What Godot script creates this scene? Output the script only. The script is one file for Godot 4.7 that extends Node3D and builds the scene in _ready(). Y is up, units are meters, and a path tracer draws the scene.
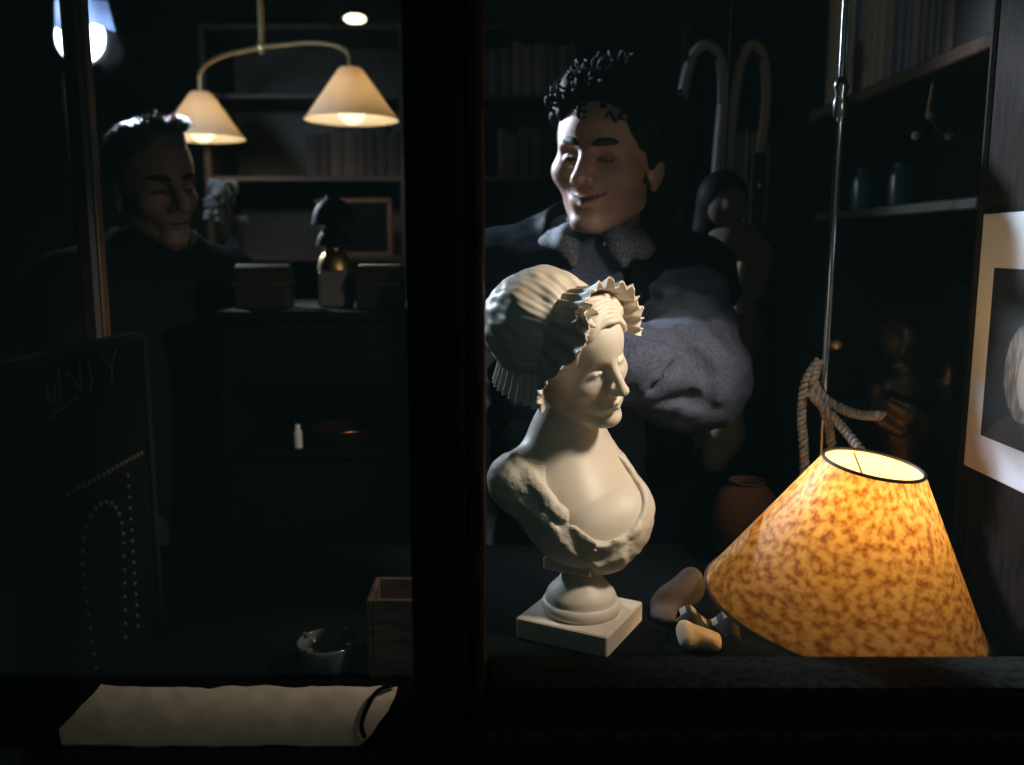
extends Node3D
# A dark antique shop seen through its window at dusk: a marble bust and a parchment lamp in the display,
# two people and a two-armed ceiling lamp further in. Metres, y up; the camera stands on the pavement.

func _ready() -> void:
	# camera
	var cam := Camera3D.new()
	cam.name = "camera"
	cam.position = Vector3(0, 1.45, 0)
	cam.rotation.x = deg_to_rad(-8.8)
	cam.keep_aspect = Camera3D.KEEP_HEIGHT
	var lens := CameraAttributesPhysical.new()
	lens.frustum_focal_length = 27.83
	lens.frustum_focus_distance = 0.97
	lens.exposure_aperture = 3.6
	cam.attributes = lens
	cam.fov = 46.65
	cam.near = 0.05
	add_child(cam)
	cam.current = true
	# the dusk sky over the street
	var we := WorldEnvironment.new()
	we.name = "dusk"
	var e := Environment.new()
	e.background_mode = Environment.BG_COLOR
	e.background_color = lin(0.016, 0.036, 0.033)
	e.tonemap_mode = Environment.TONE_MAPPER_LINEAR
	e.tonemap_exposure = 1.0
	e.sdfgi_enabled = true
	e.ssao_enabled = true
	e.ssil_enabled = true
	we.environment = e
	add_child(we)
	# the place
	make_materials()
	make_room()
	make_window()
	make_display_bed()
	# lamps
	make_display_spots()
	make_studio_lamp()
	make_ceiling_lamp()
	make_table_lamp()
	# the large things
	make_bust()
	make_right_man()
	make_left_man()
	make_side_panels()
	make_right_shelves()
	make_bookcase()
	make_cabinet()
	# the smaller ones
	make_canes_and_doll()
	make_pole_and_rope()
	make_figurine()
	make_bed_things()
	make_far_things()
# where the lamps stand and how strong they are
const KEY_AT := Vector3(0.476, 1.672, -0.775)
const KEY_TO := Vector3(0.04, 1.27, -1.10)
const KEY_ENERGY := 0.48
const KEY_CONE := 33.0
const COOL_ENERGY := 3.0
const SIDE_AT := Vector3(-0.78, 2.16, -2.16)
const SIDE_TO := Vector3(0.09, 1.60, -1.40)
const SIDE_ENERGY := 5.0
const SIDE_CONE := 12.0
const SPILL_ENERGY := 0.22
const PENDANT_ENERGY := 0.045
const LAMP_ENERGY := 0.035

# folds of the bent sleeve, as (x, y) over its front
const CREASES := [[[0.177, 1.331], [0.226, 1.323], [0.258, 1.29], [0.277, 1.235]], [[0.261, 1.353], [0.291, 1.334], [0.309, 1.304]], [[0.191, 1.235], [0.247, 1.241], [0.283, 1.227]], [[0.252, 1.40], [0.283, 1.389], [0.311, 1.384]], [[0.153, 1.249], [0.191, 1.265], [0.222, 1.295]], [[0.198, 1.375], [0.247, 1.368], [0.277, 1.35]]]

# lines of the drapery over the bust's front, as (x, y) from the plinth
const DRAPERY := [[[-0.0419, 0.1494], [-0.0146, 0.1287], [0.0169, 0.1163], [0.0462, 0.1246], [0.0661, 0.1494]], [[-0.0366, 0.1422], [-0.0125, 0.1235], [0.0169, 0.1116], [0.0441, 0.1194], [0.0619, 0.1401]], [[-0.0314, 0.1349], [-0.0104, 0.1183], [0.0169, 0.1069], [0.042, 0.1142], [0.0578, 0.1308]], [[-0.0261, 0.1277], [-0.0083, 0.1132], [0.0169, 0.1023], [0.0399, 0.109], [0.0536, 0.1214]], [[-0.0209, 0.1204], [-0.0062, 0.108], [0.0169, 0.0976], [0.0378, 0.1038], [0.0494, 0.1121]], [[-0.0156, 0.1132], [-0.0041, 0.1028], [0.0169, 0.093], [0.0357, 0.0987], [0.0452, 0.1028]]]

# ------------------------------------------------------------------ materials
var M := {}
func wood(col: Color, rough: float, sd: int, along := Vector3(3, 14, 3)) -> StandardMaterial3D:
	var m := mat(col, rough)
	m.albedo_texture = noise_tex(0.03, 256, 4, ramp([[0.2, Color(0.62, 0.58, 0.55)], [0.55, Color(0.95, 0.94, 0.92)], [0.85, Color(1, 1, 1)]]), sd)
	triplanar(m, along)
	return m

func dull(col: Color) -> StandardMaterial3D:
	var m := mat(col, 0.95)
	m.metallic_specular = 0.12
	return m

func make_materials() -> void:
	M.frame = wood(lin(0.032, 0.038, 0.031), 0.8, 51, Vector3(14, 2, 14))
	M.frame.metallic_specular = 0.2
	M.bead = wood(lin(0.11, 0.062, 0.036), 0.7, 52, Vector3(14, 2, 14))
	M.bead.metallic_specular = 0.2
	M.upright = wood(lin(0.022, 0.013, 0.009), 0.7, 57, Vector3(12, 2, 12))
	M.upright.metallic_specular = 0.25
	M.dark_wood = wood(lin(0.035, 0.021, 0.013), 0.5, 53, Vector3(12, 2, 12))
	M.brown_wood = wood(lin(0.16, 0.085, 0.045), 0.45, 54, Vector3(12, 2, 12))
	M.wall = dull(lin(0.014, 0.013, 0.012))
	M.floor = wood(lin(0.05, 0.032, 0.02), 0.6, 55, Vector3(3, 3, 8))
	M.cloth = dull(lin(0.004, 0.004, 0.0045))
	M.panel = dull(lin(0.005, 0.0055, 0.0055))
	M.panel_edge = dull(lin(0.016, 0.016, 0.016))
	M.book_wood = wood(lin(0.075, 0.045, 0.028), 0.7, 56)
	M.brass = mat(lin(0.72, 0.55, 0.30), 0.42, 0.85)
	M.old_brass = mat(lin(0.34, 0.22, 0.09), 0.4, 1.0)
	M.chrome = mat(lin(0.55, 0.56, 0.58), 0.16, 1.0)
	M.black = mat(lin(0.004, 0.004, 0.0045), 0.6)
	M.black.metallic_specular = 0.15
	M.bronze = mat(lin(0.050, 0.034, 0.022), 0.34, 0.7)
	M.copper = mat(lin(0.62, 0.25, 0.13), 0.3, 1.0)
	M.pages = mat(lin(0.42, 0.35, 0.24), 0.9)
	M.white_paper = mat(lin(0.70, 0.61, 0.48), 0.85)
	M.glass = mat(lin(0.30, 0.42, 0.42), 0.03)
	M.glass.transparency = BaseMaterial3D.TRANSPARENCY_ALPHA
	M.glass.albedo_color.a = 0.014

# ------------------------------------------------------------------ the room and the shop front
func make_room() -> void:
	# front wall round the two window lights, side walls, back wall, floor, ceiling
	var s := Shape.new()
	s.bx(-2.5, -0.50, 0.0, 2.7, -0.70, -0.60)
	s.bx(0.62, 1.17, 0.0, 2.7, -0.70, -0.60)
	s.bx(-0.50, 0.62, 0.0, 0.98, -0.70, -0.60)
	s.bx(-0.50, 0.62, 2.0, 2.7, -0.70, -0.60)
	struct("wall_front", s, M.wall)
	struct("wall_left", Shape.new().bx(-2.62, -2.5, 0.0, 2.7, -3.72, -0.60), M.wall)
	struct("wall_right", Shape.new().bx(1.05, 1.17, 0.0, 2.7, -3.72, -0.70), M.wall)
	struct("wall_back", Shape.new().bx(-2.5, 1.05, 0.0, 2.7, -3.72, -3.60), M.wall)
	var fl := struct("floor", Shape.new().bx(-2.62, 1.17, -0.12, -0.004, -3.72, -0.60), M.floor)
	var board := Shape.new().bx(-1.85, 1.85, -0.012, 0.0, -0.0595, 0.0595, 0.002).mesh()
	for k in 24:
		var o := part("floorboard", board, M.floor, fl)
		o.position = Vector3(-0.72, 0.0, -0.765 - 0.12 * k)
	struct("ceiling", Shape.new().bx(-2.62, 1.17, 2.7, 2.82, -3.72, -0.60), M.wall)
	struct("pavement", Shape.new().bx(-3.0, 3.0, -0.12, 0.0, -0.60, 1.5), mat(lin(0.03, 0.03, 0.032), 0.9))

func make_window() -> void:
	# the upright between the lights, with inside lamplight put into its brown edge bead
	var mu := struct("trim_1", Shape.new().bx(-0.074, -0.034, 0.98, 2.0, -0.70, -0.62, 0.004), M.frame)
	part("bead", Shape.new().bx(-0.034, -0.021, 0.98, 2.0, -0.698, -0.636, 0.005), M.bead, mu)
	var right := struct("trim_2", Shape.new().bx(-0.021, 0.62, 0.98, 1.108, -0.70, -0.634, 0.004), M.frame)
	part("bead", Shape.new().bx(-0.021, 0.62, 1.074, 1.084, -0.636, -0.624, 0.004), M.bead, right)
	part("bead", Shape.new().bx(-0.021, 0.62, 1.100, 1.111, -0.699, -0.640, 0.003), M.frame, right)
	struct("trim_3", Shape.new().bx(-0.50, -0.074, 0.98, 1.028, -0.70, -0.62, 0.004), M.frame)
	struct("trim_4", Shape.new().bx(-0.50, -0.455, 1.028, 2.0, -0.70, -0.62, 0.004), M.frame)
	struct("trim_5", Shape.new().bx(0.575, 0.62, 1.111, 2.0, -0.70, -0.62, 0.004), M.frame)
	struct("window_1", Shape.new().bx(-0.455, -0.074, 1.028, 2.0, -0.675, -0.670, 0.001), M.glass)
	struct("window_2", Shape.new().bx(-0.021, 0.575, 1.108, 2.0, -0.675, -0.670, 0.001), M.glass)

func make_display_bed() -> void:
	var t := thing("display_table", "long table under a black cloth just inside the shop window", "table", V(0.02, 0, -0.98))
	part("top", Shape.new().bx(-0.64, 0.64, 0.985, 1.02, -0.26, 0.275, 0.003), M.cloth, t)
	for x in [-0.60, 0.60]:
		for z in [-0.22, 0.23]:
			part("leg", Shape.new().bx(x - 0.025, x + 0.025, 0.0, 0.985, z - 0.025, z + 0.025, 0.004), M.dark_wood, t)

func make_side_panels() -> void:
	# the panel at one end: dark boards studded with brass, painted letters along the top
	var t := thing("studded_panel", "dark upright panel with painted letters, a studded line and a studded arch", "panel", V(-0.41, 1.02, -0.86))
	part("board", Shape.new().bx(-0.418, -0.403, 1.02, 1.347, -0.958, -0.706, 0.003), M.panel, t, true)
	part("frame", Shape.new().bx(-0.420, -0.398, 1.347, 1.357, -0.958, -0.704, 0.003).bx(-0.420, -0.398, 1.02, 1.357, -0.966, -0.958, 0.003), M.panel_edge, t, true)
	var ink := mat(lin(0.05, 0.056, 0.048), 0.9)
	var strokes := [[[1.349, -0.779], [1.334, -0.778], [1.318, -0.777]], [[1.344, -0.792], [1.334, -0.804], [1.322, -0.817]], [[1.349, -0.817], [1.323, -0.817]], [[1.348, -0.834], [1.327, -0.84], [1.317, -0.834], [1.322, -0.827]], [[1.35, -0.862], [1.338, -0.879]], [[1.351, -0.896], [1.337, -0.883], [1.321, -0.881]], [[1.318, -0.810], [1.312, -0.781], [1.307, -0.756]], [[1.337, -0.758], [1.324, -0.758], [1.320, -0.762], [1.324, -0.769], [1.337, -0.770]]]
	for s in strokes:
		var path := []
		for p in s: path.append(V(-0.4025, p[0] - 0.006, p[1]))
		part("letter_stroke", Shape.new().tube(path, 0.0014, 6), ink, t, true)
	var studs := Shape.new()
	for k in 17: studs.ball(V(-0.4025, 1.227, lerpf(-0.777, -0.939, k / 16.0)), Vector3.ONE * 0.0032, 8)
	for k in 15: studs.ball(V(-0.4025, lerpf(1.212, 1.045, k / 14.0), -0.902), Vector3.ONE * 0.0026, 8)
	for k in 13: studs.ball(V(-0.4025, 1.155 + 0.045 * sin(PI * k / 12.0), -0.838 + 0.044 * cos(PI * k / 12.0)), Vector3.ONE * 0.003, 8)
	for k in 8:
		for sd in [-1.0, 1.0]: studs.ball(V(-0.4025, 1.145 - 0.014 * k, -0.838 + sd * (0.044 - 0.0015 * k)), Vector3.ONE * 0.0024, 8)
	var so := part("stud", studs, mat(lin(0.075, 0.038, 0.016), 0.7), t, true)
	so.set_meta("kind", "stuff")
	# the panel at the other end, with the framed portrait
	var r := thing("upright_board", "plain brown wooden upright beside the parchment lamp", "board", V(0.557, 1.02, -0.90))
	part("board", Shape.new().bx(0.540, 0.572, 1.02, 2.6, -1.035, -0.706, 0.004), M.upright, r, true)
	part("edge_strip", Shape.new().bx(0.537, 0.575, 1.02, 2.6, -1.045, -1.035, 0.003), M.upright, r, true)
	var p := thing("portrait", "portrait photograph in a wide white mount hanging on the brown upright", "picture", V(0.538, 1.19, -0.90))
	part("mount", Shape.new().bx(0.535, 0.5395, 1.193, 1.485, -1.024, -0.790, 0.001), mat(lin(0.66, 0.71, 0.76), 0.85), p, true)
	var ph := part("photograph", portrait_sheet(), portrait_ink(), p, true)
	ph.set_meta("label", "dark photograph of a fair-haired head")

func portrait_sheet() -> Shape:
	return Shape.new().grid(func(u, v): return V(0.5345, lerpf(1.425, 1.236, v), lerpf(-0.991, -0.824, u)), 1, 1)

func portrait_ink() -> StandardMaterial3D:
	# flat print: a dark ground, a fair head and shoulders
	var im := Image.create(128, 144, false, Image.FORMAT_RGBA8)
	var ns := FastNoiseLite.new()
	ns.seed = 61
	ns.frequency = 0.05
	for x in 128:
		for y in 144:
			var g := 0.10 + 0.05 * ns.get_noise_2d(x, y)
			var d := Vector2((x - 58) / 30.0, (y - 82) / 40.0).length()
			var face := Vector2((x - 66) / 18.0, (y - 86) / 27.0).length()
			if d < 1.0 and y < 128: g = 0.42 + 0.22 * ns.get_noise_2d(x * 4.0, y * 0.7)
			if face < 1.0: g = 0.55
			if y > 118 and absf(x - 62.0) < (y - 100) * 1.4: g = maxf(g, 0.2)
			im.set_pixel(x, y, Color(g, g * 0.97, g * 0.93))
	var m := mat(Color.WHITE, 0.5)
	m.albedo_texture = ImageTexture.create_from_image(im)
	return m

# ------------------------------------------------------------------ lamps
func bulb_glow(col: Color, k: float) -> StandardMaterial3D:
	var m := mat(Color.WHITE, 0.4)
	m.emission_enabled = true
	m.emission = col
	m.emission_energy_multiplier = k
	return m

func make_display_spots() -> void:
	# two small spotlights just out of the picture: a warm one on the display, an added cool one on the ceiling for rim light
	spotlight("small warm spotlight clamped to the brown upright beside the window", KEY_AT, KEY_TO, V(0.5335, KEY_AT.y + 0.07, KEY_AT.z + 0.02), Color(1.0, 0.93, 0.84), KEY_ENERGY, KEY_CONE, 0.7, 1.7)
	spotlight("small added cool rim spotlight hung unseen from the ceiling behind the grey-haired person", SIDE_AT, SIDE_TO, V(SIDE_AT.x - 0.03, 2.695, SIDE_AT.z - 0.02), Color(0.86, 0.92, 1.0), SIDE_ENERGY, SIDE_CONE, 0.5, 1.0)

func spotlight(label: String, at: Vector3, to: Vector3, clamp_at: Vector3, col: Color, energy: float, cone: float, soft: float, big: float) -> void:
	var t := thing("display_spotlight", label, "spotlight", at)
	var x := aim(at, to)
	var R := x * Transform3D(Basis(Vector3.RIGHT, PI / 2) * Basis.from_scale(Vector3(big, 1.0, big)), Vector3.ZERO)
	part("hood", Shape.new().lathe([Vector2(0.0, -0.06), Vector2(0.020, -0.058), Vector2(0.024, -0.04), Vector2(0.032, 0.0), Vector2(0.032, 0.0), Vector2(0.030, 0.0), Vector2(0.030, 0.0), Vector2(0.022, -0.036), Vector2(0.0, -0.046)], 24, R), M.black, t, true)
	part("arm", Shape.new().tube([at - x.basis.z * 0.058, (at - x.basis.z * 0.058).lerp(clamp_at, 0.5) + V(0, 0.02, 0), clamp_at], 0.005, 8), M.black, t, true)
	part("lamp_glass", Shape.new().lathe([Vector2(0.0285, -0.008), Vector2(0.0, -0.006)], 24, R), bulb_glow(col, 3.0), t, true)
	var l := SpotLight3D.new()
	l.name = "display_beam"
	l.light_color = col
	l.light_energy = energy
	l.light_size = 0.028 * big
	l.spot_angle = cone
	l.spot_angle_attenuation = soft
	l.spot_range = 8.0
	l.shadow_enabled = true
	add_child(l, true)
	l.global_transform = Transform3D(x.basis * Basis(Vector3.UP, PI), at + x.basis.z * (0.004 + 0.028 * (big - 1.0)))

func make_studio_lamp() -> void:
	var at := V(-1.120, 1.984, -2.420)
	var to := V(0.10, 1.48, -1.40)
	var x := aim(at, to)
	var t := thing("studio_lamp", "round studio floodlight with a pale flap glaring on a tall stand", "lamp", V(at.x, 0, at.z - 0.03))
	var R := x * Transform3D(Basis(Vector3.RIGHT, PI / 2), Vector3.ZERO)
	part("housing", Shape.new().lathe([Vector2(0.0, -0.22), Vector2(0.05, -0.215), Vector2(0.06, -0.12), Vector2(0.073, 0.0), Vector2(0.073, 0.0), Vector2(0.069, 0.0), Vector2(0.069, 0.0), Vector2(0.05, -0.11), Vector2(0.0, -0.12)], 32, R), M.black, t, true)
	part("lamp_lens", Shape.new().lathe([Vector2(0.068, -0.010), Vector2(0.04, -0.003), Vector2(0.0, 0.0)], 32, R), bulb_glow(Color(0.95, 0.98, 1.0), 2.2), t, true)
	# barn door: a frosted blue flap hinged on top, folded down over the upper part of the lens
	var gel := mat(lin(0.30, 0.38, 0.58), 0.8)
	gel.backlight_enabled = true
	gel.backlight = Color(0.75, 0.82, 1.0)
	gel.albedo_texture = noise_tex(0.02, 128, 3, ramp([[0.3, Color(0.35, 0.38, 0.45)], [0.7, Color(1, 1, 1)]]), 58)
	var fl := Shape.new().slab(PackedVector2Array([Vector2(-0.075, 0.012), Vector2(0.06, 0.028), Vector2(0.078, -0.045), Vector2(0.020, -0.035), Vector2(-0.040, -0.075), Vector2(-0.078, -0.060)]), 0.0015, Transform3D(x.basis * Basis(Vector3.RIGHT, -0.25), at + x.basis.y * 0.075 + x.basis.z * 0.006))
	part("flap", fl, gel, t, true)
	part("pole", Shape.new().tube([V(at.x - 0.03, 0.25, at.z - 0.04), at - x.basis.z * 0.12 - x.basis.y * 0.03], 0.012, 10), M.black, t, true)
	for k in 3:
		var a := TAU * k / 3.0 + 0.4
		part("leg", Shape.new().tube([V(at.x - 0.03, 0.62, at.z - 0.04), V(at.x - 0.03 + 0.38 * cos(a), 0.012, at.z - 0.04 + 0.38 * sin(a))], 0.010, 8), M.black, t, true)
	var l := SpotLight3D.new()
	l.name = "studio_beam"
	l.light_color = Color(0.84, 0.92, 1.0)
	l.light_energy = COOL_ENERGY
	l.light_size = 0.05
	l.spot_angle = 22.0
	l.spot_angle_attenuation = 0.4
	l.spot_range = 12.0
	l.shadow_enabled = true
	add_child(l)
	l.global_transform = Transform3D(x.basis * Basis(Vector3.UP, PI), at + x.basis.z * 0.06)
	# what scatters sideways from the lens
	var o := OmniLight3D.new()
	o.name = "studio_spill"
	o.light_color = l.light_color
	o.light_energy = SPILL_ENERGY
	o.light_size = 0.06
	o.omni_range = 10.0
	o.shadow_enabled = true
	add_child(o)
	o.position = at + x.basis.z * 0.07

func make_ceiling_lamp() -> void:
	var t := thing("ceiling_lamp", "brass two-armed ceiling lamp with a pair of cream cone shades", "lamp", V(-0.785, 2.7, -2.905))
	var hub := V(-0.783, 2.062, -2.905)
	part("rod", Shape.new().tube([V(-0.783, 2.70, -2.905), hub + V(0, -0.02, 0)], 0.0085, 12).lathe([Vector2(0, 2.70), Vector2(0.06, 2.70), Vector2(0.055, 2.675), Vector2(0.012, 2.66)], 24, Transform3D(Basis(), V(-0.783, 0, -2.905))), M.brass, t, true)
	part("hub", Shape.new().ball(hub, Vector3(0.017, 0.020, 0.017), 16), M.brass, t, true)
	var opal := mat(lin(0.80, 0.72, 0.58), 0.5)
	opal.backlight_enabled = true
	opal.backlight = lin(0.62, 0.54, 0.42)
	for a in [[V(-1.030, 1.800, -3.045), 1.0, 0.138], [V(-0.478, 1.818, -2.735), 0.0, 0.140]]:
		var c: Vector3 = a[0]
		var top := c + V(0, 0.150, 0)
		var out := V(c.x - hub.x, 0, c.z - hub.z)
		var path := [hub]
		for k in 9:
			var w := k / 8.0
			path.append(hub + out * (0.35 + 0.65 * sin(w * PI / 2)) + V(0, -0.004 - (0.062) * (1.0 - cos(w * PI / 2)), 0))
		path.append(top + V(0, 0.0, 0))
		part("arm", Shape.new().tube(path, 0.0075, 10), M.brass, t, true)
		var X := Transform3D(Basis(), c)
		var sh := part("lamp_shade", Shape.new().lathe([Vector2(a[2], 0.0), Vector2(0.036, 0.145), Vector2(0.030, 0.150), Vector2(0.010, 0.151), Vector2(0.010, 0.151), Vector2(0.010, 0.148), Vector2(0.033, 0.142), Vector2(a[2] - 0.004, 0.002), Vector2(a[2], 0.0)], 48, X), opal, t, true)
		part("socket", Shape.new().lathe([Vector2(0.016, 0.09), Vector2(0.018, 0.148), Vector2(0.0, 0.15)], 16, X), M.brass, sh, true)
		part("bulb", Shape.new().ball(c + V(0, 0.036, 0), Vector3(0.043, 0.050, 0.043), 24), bulb_glow(Color(1.0, 0.93, 0.78), 1.6), sh, true)
		var l := OmniLight3D.new()
		l.name = "pendant_light"
		l.light_color = Color(1.0, 0.91, 0.77)
		l.light_energy = PENDANT_ENERGY
		l.light_size = 0.04
		l.omni_range = 8.0
		l.shadow_enabled = true
		add_child(l, true)
		l.position = c + V(0, 0.036, 0)

func make_table_lamp() -> void:
	var B := V(0.357, 1.063, -0.915)
	var X := Transform3D(Basis(Vector3.BACK, deg_to_rad(-7.0)) * Basis(Vector3.RIGHT, deg_to_rad(5.0)), B)
	var t := thing("table_lamp", "squat table lamp with a glowing mottled parchment shade tipped askew", "lamp", V(0.362, 1.02, -0.915))
	part("base", Shape.new().lathe([Vector2(0.0, 1.02), Vector2(0.055, 1.02), Vector2(0.058, 1.026), Vector2(0.05, 1.034), Vector2(0.03, 1.040), Vector2(0.018, 1.050), Vector2(0.014, 1.075)], 32, Transform3D(Basis(), V(B.x, 0, B.z))).tube([V(B.x, 1.072, B.z), X * V(0, 0.045, 0), X * V(0, 0.096, 0)], 0.014, 16), M.old_brass, t, true)
	var parch := mat(lin(0.80, 0.64, 0.33), 0.5)
	parch.albedo_texture = noise_tex(0.014, 1024, 6, ramp([[0.15, Color(0.66, 0.48, 0.32)], [0.40, Color(0.84, 0.71, 0.54)], [0.60, Color(0.96, 0.88, 0.74)], [0.85, Color(1.0, 0.98, 0.90)]]), 71)
	parch.uv1_scale = Vector3(3.0, 1.0, 1.0)
	parch.backlight_enabled = true
	parch.backlight = Color(1, 1, 1)
	var Lh := 0.163
	var r0 := 0.1455
	var r1 := 0.0505
	var sh := part("lamp_shade", Shape.new().lathe([Vector2(r0, 0.0), Vector2(lerpf(r0, r1, 0.5), Lh / 2), Vector2(r1, Lh)], 96, X, 1.0), parch, t, true)
	var lining := mat(lin(0.88, 0.82, 0.68), 0.7)
	lining.backlight_enabled = true
	lining.backlight = Color(1, 1, 1)
	part("lining", Shape.new().lathe([Vector2(r0 - 0.0025, 0.001), Vector2(lerpf(r0, r1, 0.5) - 0.0025, Lh / 2), Vector2(r1 - 0.0025, Lh - 0.001)], 64, X), lining, sh, true)
	var band := mat(lin(0.02, 0.014, 0.01), 0.6)
	for rim in [[r1, Lh], [r0, 0.0]]:
		var ring := []
		for k in 65: ring.append(X * V(rim[0] * cos(TAU * k / 64.0), rim[1], rim[0] * sin(TAU * k / 64.0)))
		part("rim_binding", Shape.new().tube(ring, 0.0019, 8, false), band if rim[1] > 0 else M.brown_wood, sh, true)
	var wires := Shape.new()
	for k in 3:
		var a := TAU * k / 3.0 + 0.5
		wires.tube([X * V(r1 * cos(a), Lh - 0.004, r1 * sin(a)), X * V(0.02 * cos(a), Lh - 0.018, 0.02 * sin(a)), X * V(0, Lh - 0.022, 0)], 0.0011, 6)
	wires.tube([X * V(0, Lh - 0.022, 0), X * V(0, 0.09, 0)], 0.0015, 6)
	part("shade_carrier", wires, M.old_brass, t, true)
	var bc := X * V(0, 0.121, 0)
	part("bulb", Shape.new().ball(bc, Vector3(0.021, 0.028, 0.021), 24), bulb_glow(Color(1.0, 0.80, 0.48), 2.0), t, true)
	var l := OmniLight3D.new()
	l.name = "table_lamp_light"
	l.light_color = Color(1.0, 0.80, 0.50)
	l.light_energy = LAMP_ENERGY
	l.light_size = 0.02
	l.omni_range = 6.0
	l.shadow_enabled = true
	add_child(l)
	l.position = bc
# ------------------------------------------------------------------ books and shelves
const ORDINAL := ["first", "second", "third", "fourth", "fifth", "sixth", "seventh", "eighth", "ninth", "tenth", "eleventh", "twelfth", "thirteenth", "fourteenth", "fifteenth", "sixteenth", "seventeenth", "eighteenth", "nineteenth", "twentieth", "twenty-first", "twenty-second", "twenty-third", "twenty-fourth", "twenty-fifth", "twenty-sixth", "twenty-seventh", "twenty-eighth"]

func make_book(size: Vector3, cover: Material, at: Vector3, turn: float, label: String, group: String) -> Node3D:
	# spine towards +z of the book, standing on its base
	var t := thing("book", label, "book", at, turn, group)
	var h := size / 2
	var s := Shape.new()
	s.box(Vector3(0.003, size.y, size.z), Transform3D(Basis(), V(-h.x + 0.0015, h.y, 0)), 0.0008)
	s.box(Vector3(0.003, size.y, size.z), Transform3D(Basis(), V(h.x - 0.0015, h.y, 0)), 0.0008)
	s.grid(func(u, v): return V(-h.x * cos(PI * u), size.y * v, h.z + 0.005 * sin(PI * u)), 6, 1, 1.0, 1.0)
	s.box(Vector3(size.x - 0.002, size.y, 0.003), Transform3D(Basis(), V(0, h.y, h.z - 0.001)), 0.0008)
	part("cover", s, cover, t)
	part("pages", Shape.new().box(Vector3(size.x - 0.007, size.y - 0.008, size.z - 0.008), Transform3D(Basis(), V(0, h.y, -0.002)), 0.0005), M.pages, t)
	return t

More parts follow.
